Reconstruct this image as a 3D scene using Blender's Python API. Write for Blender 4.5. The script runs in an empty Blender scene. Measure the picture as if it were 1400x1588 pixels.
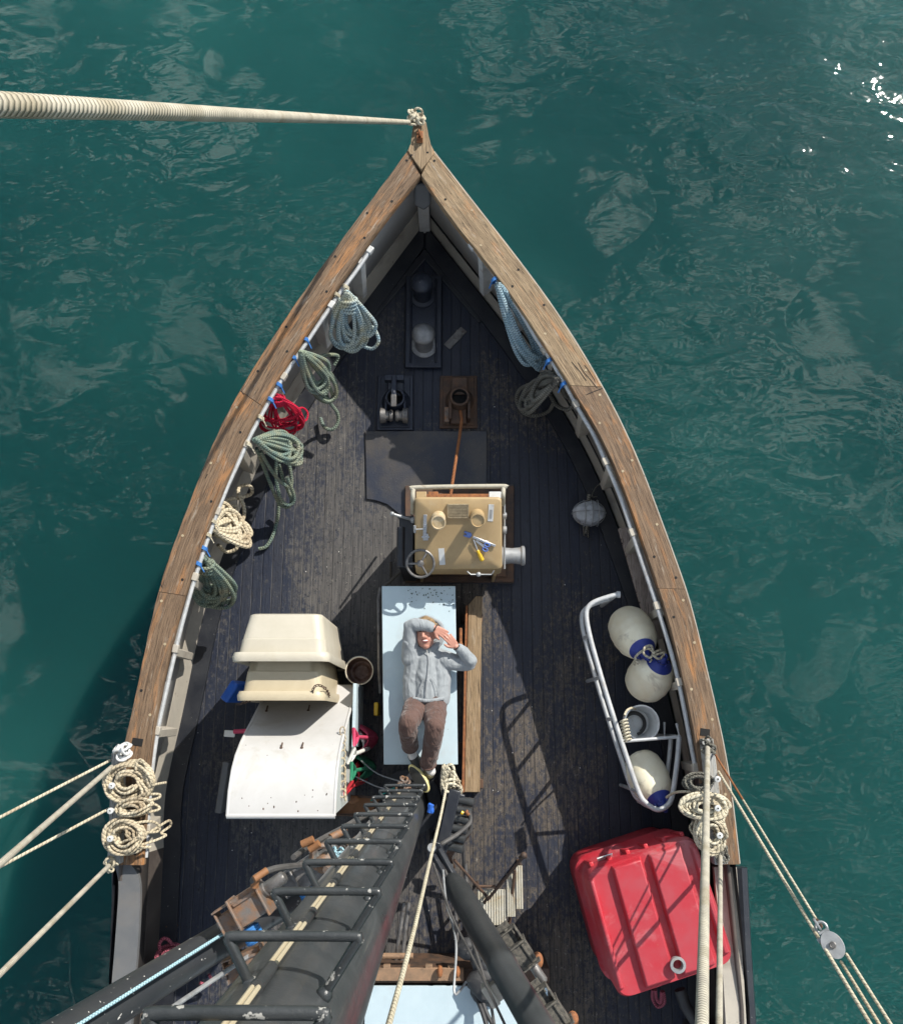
import bpy, bmesh, math, random
from mathutils import Vector, Matrix, Euler
R = math.radians
rnd = random.Random(7)
SC = bpy.context.scene
COL = SC.collection

# ------------------------------------------------------------------ camera
H = 8.8
F = 1400.0
TILT = math.atan((1120 - 794) / F)
cam = bpy.data.objects.new("camera", bpy.data.cameras.new("camera"))
COL.objects.link(cam)
cam.location = (0, 0, H)
cam.rotation_euler = (TILT, 0, 0)
cam.data.sensor_fit = 'HORIZONTAL'
cam.data.sensor_width = 36
cam.data.lens = 36 * F / 1400
cam.data.clip_start = 0.05
cam.data.clip_end = 2000
SC.camera = cam

# ------------------------------------------------------------------ light
SUN_ELEV = R(36.5)
SUN_AZ = math.atan2(0.64, 0.77)          # from +Y (bow) towards +X (starboard)
w = bpy.data.worlds.new("World")
SC.world = w
w.use_nodes = True
nt = w.node_tree
for n in list(nt.nodes): nt.nodes.remove(n)
wo = nt.nodes.new('ShaderNodeOutputWorld'); wb = nt.nodes.new('ShaderNodeBackground')
sky = nt.nodes.new('ShaderNodeTexSky'); sky.sky_type = 'NISHITA'; sky.sun_disc = False
sky.sun_elevation = SUN_ELEV; sky.sun_rotation = SUN_AZ
sky.air_density = 1.0; sky.dust_density = 0.2; sky.ozone_density = 3.0
tc = nt.nodes.new('ShaderNodeTexCoord')
cn = nt.nodes.new('ShaderNodeTexNoise'); cn.inputs['Scale'].default_value = 10; cn.inputs['Detail'].default_value = 5
cn.inputs['Roughness'].default_value = .55; cn.inputs['Distortion'].default_value = .6
cr = nt.nodes.new('ShaderNodeValToRGB')
cr.color_ramp.elements[0].position = .52; cr.color_ramp.elements[0].color = (0, 0, 0, 1)
cr.color_ramp.elements[1].position = .66; cr.color_ramp.elements[1].color = (1, 1, 1, 1)
mx = nt.nodes.new('ShaderNodeMix'); mx.data_type = 'RGBA'
mx.inputs[7].default_value = (27, 28, 27, 1)
nt.links.new(tc.outputs['Generated'], cn.inputs['Vector'])
nt.links.new(cn.outputs['Fac'], cr.inputs['Fac'])
nt.links.new(cr.outputs['Color'], mx.inputs[0])
nt.links.new(sky.outputs['Color'], mx.inputs[6])
nt.links.new(mx.outputs[2], wb.inputs['Color'])
wb.inputs['Strength'].default_value = .08
nt.links.new(wb.outputs[0], wo.inputs['Surface'])
sl = bpy.data.lights.new("sun", 'SUN'); sl.energy = 4.7; sl.angle = R(.5); sl.color = (1, .95, .87)
so = bpy.data.objects.new("sun", sl); COL.objects.link(so)
to_sun = Vector((math.sin(SUN_AZ) * math.cos(SUN_ELEV), math.cos(SUN_AZ) * math.cos(SUN_ELEV), math.sin(SUN_ELEV)))
so.rotation_euler = to_sun.to_track_quat('Z', 'Y').to_euler()
so.location = (20, 25, 30)
SC.view_settings.view_transform = 'Standard'
SC.view_settings.look = 'None'
SC.view_settings.exposure = .46
SC.view_settings.gamma = 1

# ------------------------------------------------------------------ helpers
CR = Matrix.Rotation(TILT, 3, 'X')
CAMP = Vector((0, 0, H))
def P(px, py, z=0.0):
    """the point at height z that lies under photo position px, py"""
    d = CR @ Vector(((px - 700) / F, -(py - 794) / F, -1))
    return CAMP + d * ((z - H) / d.z)
def D(px, py, depth):
    """the point at a distance (along the view axis) from the mast-top viewpoint"""
    return CAMP + (CR @ Vector(((px - 700) / F, -(py - 794) / F, -1))) * depth

def catmull(pts, k=6, closed=False):
    pts = [Vector(p) for p in pts]
    n = len(pts)
    if n < 3: return pts
    out = []
    rng = range(n) if closed else range(n - 1)
    for i in rng:
        if closed:
            p0, p1, p2, p3 = pts[(i - 1) % n], pts[i], pts[(i + 1) % n], pts[(i + 2) % n]
        else:
            p0 = pts[max(i - 1, 0)]; p1 = pts[i]; p2 = pts[i + 1]; p3 = pts[min(i + 2, n - 1)]
        for j in range(k):
            t = j / k
            out.append(.5 * ((2 * p1) + (p2 - p0) * t + (2 * p0 - 5 * p1 + 4 * p2 - p3) * t * t + (3 * p1 - p0 - 3 * p2 + p3) * t ** 3))
    if not closed: out.append(pts[-1])
    return out

class B:
    def __init__(s):
        s.bm = bmesh.new(); s.uv = s.bm.loops.layers.uv.new("UVMap")
    def _mi(s, faces, mi):
        for f in faces: f.material_index = mi
    def box(s, c, size, rot=None, mi=0, taper=None):
        c = Vector(c); hx, hy, hz = [v / 2 for v in size]
        M = rot if isinstance(rot, Matrix) else Euler(rot or (0, 0, 0)).to_matrix()
        vs = []
        for sz in (-1, 1):
            k = 1 if (taper is None or sz < 0) else taper
            for sx, sy in ((-1, -1), (1, -1), (1, 1), (-1, 1)):
                vs.append(s.bm.verts.new(c + M @ Vector((sx * hx * k, sy * hy * k, sz * hz))))
        fs = [s.bm.faces.new([vs[i] for i in q]) for q in ((3, 2, 1, 0), (4, 5, 6, 7), (0, 1, 5, 4), (1, 2, 6, 5), (2, 3, 7, 6), (3, 0, 4, 7))]
        s._mi(fs, mi); return s
    def tube(s, pts, r, seg=8, mi=0, closed=False, caps=True, radii=None, flat=1.0):
        pts = [Vector(p) for p in pts]
        pts = [p for i, p in enumerate(pts) if i == 0 or (p - pts[i - 1]).length > 1e-5]
        n = len(pts)
        if n < 2: return s
        def tan(i):
            if closed: return (pts[(i + 1) % n] - pts[(i - 1) % n]).normalized()
            return (pts[min(i + 1, n - 1)] - pts[max(i - 1, 0)]).normalized()
        t = tan(0); up = Vector((0, 0, 1)) if abs(t.z) < .9 else Vector((0, 1, 0))
        nr = (up - t * up.dot(t)).normalized()
        rings = []; L = 0; us = []
        for i in range(n):
            t = tan(i)
            nr = nr - t * nr.dot(t)
            if nr.length < 1e-6: nr = t.orthogonal()
            nr.normalize(); b = t.cross(nr)
            rr = radii[i] if radii else r
            rings.append([s.bm.verts.new(pts[i] + (nr * math.cos(a) * flat + b * math.sin(a)) * rr) for a in [2 * math.pi * k / seg for k in range(seg)]])
            if i: L += (pts[i] - pts[i - 1]).length
            us.append(L)
        m = n if closed else n - 1
        for i in range(m):
            j = (i + 1) % n; u1 = us[j] if j else L + (pts[0] - pts[-1]).length
            for k in range(seg):
                k2 = (k + 1) % seg
                f = s.bm.faces.new((rings[i][k], rings[i][k2], rings[j][k2], rings[j][k]))
                f.material_index = mi
                for l, q in zip(f.loops, ((us[i], k), (us[i], k + 1), (u1, k + 1), (u1, k))): l[s.uv].uv = (q[0], q[1] / seg)
        if caps and not closed:
            f1 = s.bm.faces.new(rings[0][::-1]); f2 = s.bm.faces.new(rings[-1]); s._mi((f1, f2), mi)
        return s
    def cyl(s, p0, p1, r0, r1=None, seg=20, mi=0, caps=True):
        r1 = r0 if r1 is None else r1
        return s.tube([p0, p1], r0, seg, mi, radii=[r0, r1], caps=caps)
    def lathe(s, p0, p1, prof, seg=24, mi=0, mis=None):
        """prof = [(t along p0->p1 in metres, radius)]"""
        p0 = Vector(p0); a = (Vector(p1) - p0).normalized()
        n = a.orthogonal().normalized(); b = a.cross(n)
        rings = []
        for (t, r) in prof:
            rings.append([s.bm.verts.new(p0 + a * t + (n * math.cos(2 * math.pi * k / seg) + b * math.sin(2 * math.pi * k / seg)) * max(r, 1e-4)) for k in range(seg)])
        for i in range(len(rings) - 1):
            for k in range(seg):
                k2 = (k + 1) % seg
                f = s.bm.faces.new((rings[i][k], rings[i][k2], rings[i + 1][k2], rings[i + 1][k])); f.material_index = mis[i] if mis else mi
                for l, q in zip(f.loops, ((i, k), (i, k + 1), (i + 1, k + 1), (i + 1, k))): l[s.uv].uv = (prof[q[0]][0], q[1] / seg)
        return s
    def ball(s, c, r, sc=(1, 1, 1), rot=None, seg=16, mi=0):
        M = Matrix.Translation(Vector(c)) @ ((rot if isinstance(rot, Matrix) else Euler(rot or (0, 0, 0)).to_matrix()).to_4x4()) @ Matrix.Diagonal((r * sc[0], r * sc[1], r * sc[2], 1))
        g = bmesh.ops.create_uvsphere(s.bm, u_segments=seg, v_segments=max(6, seg // 2), radius=1, matrix=M)
        for v in g['verts']:
            for f in v.link_faces: f.material_index = mi
        return s
    def loft(s, rings, mi=0, closed=True, cap0=False, cap1=False):
        V = [[s.bm.verts.new(Vector(p)) for p in r] for r in rings]; n = len(V[0])
        for i in range(len(V) - 1):
            for k in range(n if closed else n - 1):
                k2 = (k + 1) % n
                f = s.bm.faces.new((V[i][k], V[i][k2], V[i + 1][k2], V[i + 1][k])); f.material_index = mi
                for l, q in zip(f.loops, ((i, k), (i, k + 1), (i + 1, k + 1), (i + 1, k))): l[s.uv].uv = (q[0] * .1, q[1] * .1)
        if cap0: s.bm.faces.new(V[0][::-1]).material_index = mi
        if cap1: s.bm.faces.new(V[-1]).material_index = mi
        return s
    def prism(s, poly, z0, z1, mi=0):
        """poly: list of xy (Vectors), extruded in z"""
        return s.loft([[(p[0], p[1], z0) for p in poly], [(p[0], p[1], z1) for p in poly]], mi, True, True, True)
    def slab(s, quad, th, mi=0):
        """quad/polygon of 3D points, thickened along its normal downwards"""
        q = [Vector(p) for p in quad]
        n = (q[1] - q[0]).cross(q[2] - q[1]).normalized()
        if n.z < 0: n = -n
        return s.loft([[p - n * th for p in q], q], mi, True, True, True)
    def torus(s, c, R_, r, nrm=(0, 0, 1), seg=28, ts=8, mi=0, a0=0, a1=2 * math.pi, sy=1.0, xd=None):
        nrm = Vector(nrm).normalized(); u = Vector(xd).normalized() if xd else nrm.orthogonal().normalized(); v = nrm.cross(u)
        full = abs(a1 - a0 - 2 * math.pi) < 1e-4
        n = seg if full else seg + 1
        pts = [Vector(c) + (u * math.cos(a0 + (a1 - a0) * i / seg) + v * sy * math.sin(a0 + (a1 - a0) * i / seg)) * R_ for i in range(n)]
        return s.tube(pts, r, ts, mi, closed=full)

ORG = {}
def tagit(o, label=None, cat=None, group=None, kind=None):
    if label: o['label'] = label
    if cat: o['category'] = cat
    if group: o['group'] = group
    if kind: o['kind'] = kind
def thing(name, label, cat, loc, group=None):
    o = bpy.data.objects.new(name, None); o.empty_display_size = .1
    COL.objects.link(o); o.location = Vector(loc); ORG[o.name] = Vector(loc)
    tagit(o, label, cat, group); return o
def obj(name, b, mats, parent=None, bevel=0, ang=40, label=None, cat=None, group=None, kind=None, sub=0, recalc=True, bseg=2):
    bm = b.bm
    if recalc: bmesh.ops.recalc_face_normals(bm, faces=bm.faces)
    if parent is not None:
        org = ORG[parent.name]
    else:
        xs = [v.co.x for v in bm.verts]; ys = [v.co.y for v in bm.verts]; zs = [v.co.z for v in bm.verts]
        org = Vector(((min(xs) + max(xs)) / 2, (min(ys) + max(ys)) / 2, min(zs)))
    for v in bm.verts: v.co -= org
    me = bpy.data.meshes.new(name); bm.to_mesh(me); bm.free()
    for m in (mats if isinstance(mats, (list, tuple)) else [mats]): me.materials.append(m)
    me.polygons.foreach_set('use_smooth', [True] * len(me.polygons))
    me.set_sharp_from_angle(angle=R(ang))
    o = bpy.data.objects.new(name, me); COL.objects.link(o)
    if parent is not None: o.parent = parent
    else: o.location = org
    ORG[o.name] = org
    if bevel:
        m = o.modifiers.new('bevel', 'BEVEL'); m.width = bevel; m.segments = bseg; m.limit_method = 'ANGLE'; m.angle_limit = R(35)
    if sub:
        m = o.modifiers.new('sub', 'SUBSURF'); m.levels = sub; m.render_levels = sub
    tagit(o, label, cat, group, kind)
    return o

# ------------------------------------------------------------------ materials
class N:
    """tiny node-tree wrapper"""
    def __init__(s, name):
        s.m = bpy.data.materials.new(name); s.m.use_nodes = True; s.t = s.m.node_tree
        s.p = s.t.nodes['Principled BSDF']
    def n(s, typ, **kw):
        x = s.t.nodes.new(typ)
        for k, v in kw.items(): setattr(x, k, v)
        return x
    def l(s, a, b): s.t.links.new(a, b)
    def coord(s, kind='Object', scale=(1, 1, 1), rot=(0, 0, 0), loc=(0, 0, 0)):
        if kind == 'World':
            a = s.n('ShaderNodeNewGeometry').outputs['Position']
        else: a = s.n('ShaderNodeTexCoord').outputs[kind]
        m = s.n('ShaderNodeMapping'); s.l(a, m.inputs[0])
        m.inputs['Scale'].default_value = scale; m.inputs['Rotation'].default_value = rot; m.inputs['Location'].default_value = loc
        return m.outputs[0]
    def noise(s, co, scale, detail=4, rough=.55, dist=0):
        x = s.n('ShaderNodeTexNoise'); s.l(co, x.inputs['Vector'])
        x.inputs['Scale'].default_value = scale; x.inputs['Detail'].default_value = detail
        x.inputs['Roughness'].default_value = rough; x.inputs['Distortion'].default_value = dist
        return x.outputs['Fac']
    def ramp(s, f, a, b, ca=(0, 0, 0, 1), cb=(1, 1, 1, 1)):
        x = s.n('ShaderNodeValToRGB'); s.l(f, x.inputs[0]); e = x.color_ramp.elements
        e[0].position = a; e[1].position = b; e[0].color = ca; e[1].color = cb
        return x.outputs[0]
    def mix(s, f, a, b):
        x = s.n('ShaderNodeMix', data_type='RGBA')
        for v, i in ((f, 0), (a, 6), (b, 7)):
            if isinstance(v, (int, float)): x.inputs[i].default_value = v
            elif isinstance(v, tuple): x.inputs[i].default_value = (*v[:3], 1)
            else: s.l(v, x.inputs[i])
        return x.outputs[2]
    def math(s, op, a, b=None, c=None):
        x = s.n('ShaderNodeMath', operation=op)
        for i, v in enumerate((a, b, c)):
            if v is None: continue
            if isinstance(v, (int, float)): x.inputs[i].default_value = v
            else: s.l(v, x.inputs[i])
        return x.outputs[0]
    def bump(s, h, strength=.3, dist=.01, prev=None):
        x = s.n('ShaderNodeBump'); s.l(h, x.inputs['Height']); x.inputs['Strength'].default_value = strength; x.inputs['Distance'].default_value = dist
        if prev is not None: s.l(prev, x.inputs['Normal'])
        return x.outputs[0]
    def out(s, col, rough=.5, metal=0, nrm=None, spec=.5, coat=0):
        if isinstance(col, tuple): s.p.inputs['Base Color'].default_value = (*col[:3], 1)
        else: s.l(col, s.p.inputs['Base Color'])
        if isinstance(rough, (int, float)): s.p.inputs['Roughness'].default_value = rough
        else: s.l(rough, s.p.inputs['Roughness'])
        s.p.inputs['Metallic'].default_value = metal
        s.p.inputs['Specular IOR Level'].default_value = spec
        s.p.inputs['Coat Weight'].default_value = coat
        if nrm is not None: s.l(nrm, s.p.inputs['Normal'])
        return s.m

def worn(name, c, c2, amt=.5, scale=6, rough=.5, metal=0, bump=.15, speck=None, speck_amt=.68, speck_scale=60, dirt=None, spec=.5, coat=0):
    m = N(name); co = m.coord('Object')
    a = m.noise(co, scale, 6, .62, .3)
    col = m.mix(m.ramp(a, amt - .15, amt + .15), c, c2)
    if dirt:
        d = m.noise(m.coord('Object', loc=(3, 5, 1)), scale * .6, 8, .7, .8)
        col = m.mix(m.ramp(d, .55, .72), col, dirt)
    if speck:
        v = m.noise(m.coord('Object', loc=(7, 2, 9)), speck_scale, 3, .6)
        col = m.mix(m.ramp(v, speck_amt, speck_amt + .03), col, speck)
    f = m.noise(co, scale * 9, 5, .6)
    rr = m.n('ShaderNodeMapRange'); m.l(a, rr.inputs[0]); rr.inputs[3].default_value = max(.05, rough - .15); rr.inputs[4].default_value = min(1, rough + .15)
    return m.out(col, rr.outputs[0], metal, m.bump(f, bump, .004) if bump else None, spec, coat)

def rope(name, c, c2, freq=28, strands=3, rough=.85, bump=.9, dirt=None, braid=False, dist=.004):
    m = N(name); uv = m.n('ShaderNodeUVMap'); sp = m.n('ShaderNodeSeparateXYZ'); m.l(uv.outputs[0], sp.inputs[0])
    def tri(sign):
        a = m.math('ADD', m.math('MULTIPLY', sp.outputs[0], freq), m.math('MULTIPLY', sp.outputs[1], sign * strands))
        return m.math('ABSOLUTE', m.math('SINE', m.math('MULTIPLY', a, math.pi)))
    h = tri(1)
    if braid: h = m.math('MULTIPLY', h, tri(-1))
    co = m.coord('Object'); a = m.noise(co, 9, 5, .65)
    col = m.mix(m.ramp(a, .38, .62), c, c2)
    if dirt: col = m.mix(m.ramp(m.noise(m.coord('Object', loc=(4, 4, 4)), 5, 4), .52, .68), col, dirt)
    dark = m.mix(.62, col, (0.01, 0.01, 0.01))
    col = m.mix(m.ramp(h, .08, .42), dark, col)
    return m.out(col, rough, 0, m.bump(h, bump, dist), .2)

M = {}
M['black_paint'] = worn('black_paint', (.012, .014, .02), (.024, .026, .031), .5, 5, .4, 0, .3, speck=(.3, .29, .26), speck_amt=.71, speck_scale=38)
M['black_gloss'] = worn('black_gloss', (.03, .033, .034), (.05, .052, .053), .5, 3, .4, 0, .35, speck=(.3, .29, .27), speck_amt=.735, speck_scale=22)
M['mast_gloss'] = worn('mast_gloss', (.034, .038, .04), (.055, .058, .06), .5, 3, .34, 0, .4, speck=(.3, .29, .27), speck_amt=.735, speck_scale=22, spec=.7, coat=.15)
M['chipped'] = worn('chipped_black', (.024, .027, .028), (.04, .043, .044), .5, 6, .36, 0, .5, speck=(.34, .33, .3), speck_amt=.63, speck_scale=34)
M['boom_fleck'] = worn('boom_fleck', (.028, .03, .034), (.032, .034, .036), .5, 4, .36, 0, .12, speck=(.6, .58, .54), speck_amt=.67, speck_scale=26)
M['navy_metal'] = worn('navy_metal', (.02, .026, .042), (.035, .04, .055), .5, 8, .38, .3, .35, speck=(.3, .3, .3), speck_amt=.7)
M['worn_steel'] = worn('worn_steel', (.11, .105, .1), (.22, .21, .2), .5, 14, .45, .5, .3, dirt=(.1, .07, .05))
M['alu'] = worn('alu', (.42, .43, .43), (.52, .53, .53), .5, 14, .45, .2, .1, dirt=(.36, .33, .29))
M['galv'] = worn('galv', (.26, .27, .275), (.36, .37, .375), .5, 14, .5, .35, .1, dirt=(.28, .24, .19))
M['grey_paint'] = worn('grey_paint', (.10, .104, .108), (.13, .13, .129), .5, 4, .6, 0, .15, dirt=(.14, .13, .12))
M['beige_paint'] = worn('beige_paint', (.44, .40, .33), (.36, .33, .28), .5, 3, .6, 0, .2, dirt=(.24, .2, .16), speck=(.09, .06, .04), speck_amt=.7, speck_scale=14)
M['bulwark'] = worn('bulwark_paint', (.5, .49, .47), (.42, .41, .39), .5, 2.2, .62, 0, .25, dirt=(.3, .27, .23), speck=(.14, .09, .06), speck_amt=.72, speck_scale=10)
M['aft_brown'] = worn('aft_brown', (.05, .04, .035), (.08, .065, .055), .5, 4, .7, 0, .3)
M['rust'] = worn('rust', (.18, .07, .03), (.33, .13, .045), .5, 18, .85, 0, .6, dirt=(.06, .03, .02))
M['rust_dark'] = worn('rust_dark', (.05, .034, .026), (.11, .06, .035), .5, 10, .7, .1, .4)
M['rust_steel'] = worn('rust_steel', (.16, .15, .14), (.26, .13, .06), .5, 16, .6, .3, .6, dirt=(.08, .06, .05))
M['gold'] = worn('tan_cover_paint', (.40, .285, .145), (.345, .24, .12), .5, 5, .48, .0, .12, dirt=(.4, .31, .19), speck=(.2, .13, .06), speck_amt=.7, speck_scale=24)
M['white_fg'] = worn('white_fibreglass', (.50, .49, .475), (.46, .45, .43), .5, 5, .45, 0, .08, dirt=(.41, .39, .35), speck=(.12, .11, .1), speck_amt=.74, speck_scale=15)
M['cream_plastic'] = worn('cream_plastic', (.49, .42, .29), (.44, .37, .25), .5, 5, .42, 0, .08, dirt=(.4, .33, .22))
M['bar_paint'] = worn('bar_paint', (.42, .39, .31), (.34, .31, .24), .5, 14, .6, 0, .2, dirt=(.22, .15, .09))
M['blue_board'] = worn('pale_blue_paint', (.46, .56, .60), (.42, .52, .565), .5, 4, .55, 0, .08, dirt=(.42, .48, .5), speck=(.25, .28, .28), speck_amt=.74, speck_scale=26)
M['red_plastic'] = worn('red_plastic', (.5, .022, .032), (.45, .035, .045), .5, 5, .4, 0, .1, dirt=(.4, .075, .09), speck=(.25, .05, .04), speck_amt=.72, speck_scale=30)
M['red_faded'] = worn('red_plastic_faded', (.42, .012, .024), (.37, .045, .058), .48, 3, .5, 0, .12, dirt=(.44, .14, .15), speck=(.3, .1, .07), speck_amt=.7, speck_scale=30)
M['fender'] = worn('fender_white', (.88, .82, .64), (.8, .72, .52), .5, 7, .5, 0, .1, dirt=(.42, .35, .25))
M['fender_blue'] = worn('fender_blue', (.02, .035, .22), (.03, .05, .28), .5, 12, .45, 0, .1)
M['white_bucket'] = worn('white_bucket', (.82, .83, .82), (.78, .79, .77), .5, 8, .4, 0, .03, dirt=(.5, .45, .38))
M['brown_muck'] = worn('brown_muck', (.1, .045, .03), (.28, .19, .15), .52, 14, .55, 0, .4)
M['pink'] = worn('pink_plastic', (.62, .05, .12), (.55, .08, .14), .5, 8, .4, 0, .05)
M['white_pl'] = worn('white_plastic', (.75, .74, .68), (.68, .66, .6), .5, 8, .4, 0, .05)
M['green_pl'] = worn('green_plastic', (.02, .2, .1), (.03, .16, .09), .5, 8, .4, 0, .05)
M['blue_pl'] = worn('blue_plastic', (.02, .12, .5), (.02, .1, .42), .5, 8, .4, 0, .05)
M['blue_sheave'] = worn('blue_sheave', (.03, .2, .5), (.04, .16, .4), .5, 12, .5, 0, .2)
M['orange'] = worn('orange_rust', (.26, .12, .05), (.2, .085, .03), .5, 12, .7, 0, .4, dirt=(.08, .04, .02))
M['hose'] = worn('hose_rubber', (.05, .048, .046), (.09, .085, .08), .5, 9, .6, 0, .1)
M['rubber'] = worn('rubber', (.02, .02, .022), (.04, .04, .04), .5, 9, .6, 0, .1)
M['white_paint'] = worn('white_paint', (.62, .63, .62), (.5, .5, .48), .5, 7, .5, 0, .1, dirt=(.34, .3, .25))
M['blue_tool'] = worn('blue_tool', (.12, .2, .5), (.1, .16, .42), .5, 20, .35, 0, 0)
M['yellow_pl'] = worn('yellow_plastic', (.65, .42, .02), (.6, .36, .02), .5, 20, .35, 0, 0)
M['chrome'] = worn('tool_steel', (.55, .56, .58), (.45, .46, .48), .5, 20, .3, .8, 0)
M['brass_plate'] = worn('maker_plate', (.42, .34, .22), (.3, .24, .15), .5, 30, .5, .2, .3)
M['dark_hole'] = worn('dark_hole', (.006, .006, .006), (.01, .009, .008), .5, 10, .9, 0, 0)
M['plug'] = worn('bung', (.4, .32, .2), (.3, .23, .14), .5, 30, .7, 0, 0)
M['skin'] = worn('skin', (.5, .25, .18), (.44, .2, .14), .5, 14, .5, 0, .05)
M['lips'] = worn('lips', (.42, .12, .1), (.38, .1, .09), .5, 14, .4, 0, 0)
M['teeth'] = worn('teeth', (.8, .78, .72), (.75, .73, .68), .5, 14, .3, 0, 0)
M['eye'] = worn('eye_dark', (.03, .02, .015), (.05, .03, .02), .5, 14, .3, 0, 0)
M['hair'] = worn('hair_fair', (.16, .10, .045), (.30, .2, .1), .5, 60, .6, 0, .8)
M['sock'] = worn('sock', (.7, .68, .66), (.6, .58, .56), .5, 30, .9, 0, .3)
M['sole_y'] = worn('midsole', (.75, .66, .3), (.7, .6, .25), .5, 30, .6, 0, 0)
M['shoe_dark'] = worn('shoe_sole', (.02, .022, .02), (.04, .04, .036), .5, 30, .7, 0, .2)
M['shoe_olive'] = worn('shoe_olive', (.16, .14, .08), (.12, .11, .06), .5, 20, .8, 0, .2)

def fabric(name, c, c2, fold=.5, scale=7):
    m = N(name); co = m.coord('Object', (1.6, .6, 1), rot=(0, 0, .35))
    a = m.noise(co, scale, 3, .5, 1.2); b = m.noise(co, 220, 2, .5)
    col = m.mix(m.ramp(m.noise(co, 12, 4), .35, .65), c, c2)
    n1 = m.bump(m.math('ABSOLUTE', m.math('SUBTRACT', a, .5)), min(1, fold * 1.5), .06); n2 = m.bump(b, .2, .002, n1)
    m.p.inputs['Sheen Weight'].default_value = .2
    return m.out(col, .9, 0, n2, .2)
M['hoodie'] = fabric('hoodie_grey', (.29, .31, .32), (.26, .28, .29), .3, 6)
M['trousers'] = fabric('trousers_brown', (.115, .068, .055), (.095, .056, .045), .4, 8)

# ropes
M['r_cream'] = rope('rope_cream', (.58, .53, .4), (.47, .42, .31), 26, 1, dirt=(.4, .34, .24))
M['r_natural'] = rope('rope_natural', (.55, .48, .35), (.46, .39, .27), 30, 1, dirt=(.34, .27, .18))
M['r_blue'] = rope('rope_pale_blue', (.24, .36, .42), (.36, .46, .5), 42, 2, braid=True, dirt=(.2, .27, .29))
M['r_bluew'] = rope('rope_blue_white', (.44, .48, .42), (.27, .38, .43), 42, 2, braid=True, dirt=(.42, .4, .28))
M['r_green'] = rope('rope_grey_green', (.25, .30, .22), (.18, .23, .2), 42, 2, braid=True, dirt=(.32, .31, .2))
M['r_green2'] = rope('rope_green_grey', (.25, .28, .20), (.14, .21, .19), 42, 2, braid=True, dirt=(.3, .28, .19))
M['r_grey'] = rope('rope_grey', (.16, .155, .13), (.22, .21, .175), 40, 2, braid=True, dirt=(.11, .1, .085))
M['r_red'] = rope('rope_red', (.62, .015, .05), (.5, .015, .05), 50, 2, braid=True)
M['r_pink'] = rope('rope_pink', (.42, .1, .14), (.32, .09, .12), 50, 2, braid=True)
M['r_wire'] = rope('stay_served', (.50, .46, .37), (.38, .35, .29), 58, 0, dirt=(.34, .3, .22), dist=.004)
M['r_stay'] = rope('forestay_lay', (.55, .50, .40), (.42, .38, .30), 52, 2, dirt=(.36, .31, .22), dist=.006)
M['r_ltblue'] = rope('line_pale_blue', (.4, .62, .68), (.36, .55, .62), 50, 2, braid=True)
M['r_blue_tie'] = rope('tie_blue', (.05, .2, .55), (.08, .25, .6), 90, 2)
M['r_rust'] = rope('cable_rusty', (.36, .15, .06), (.25, .1, .045), 60, 2)
M['r_teal'] = rope('line_teal', (.04, .3, .26), (.04, .25, .22), 60, 2)

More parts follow.
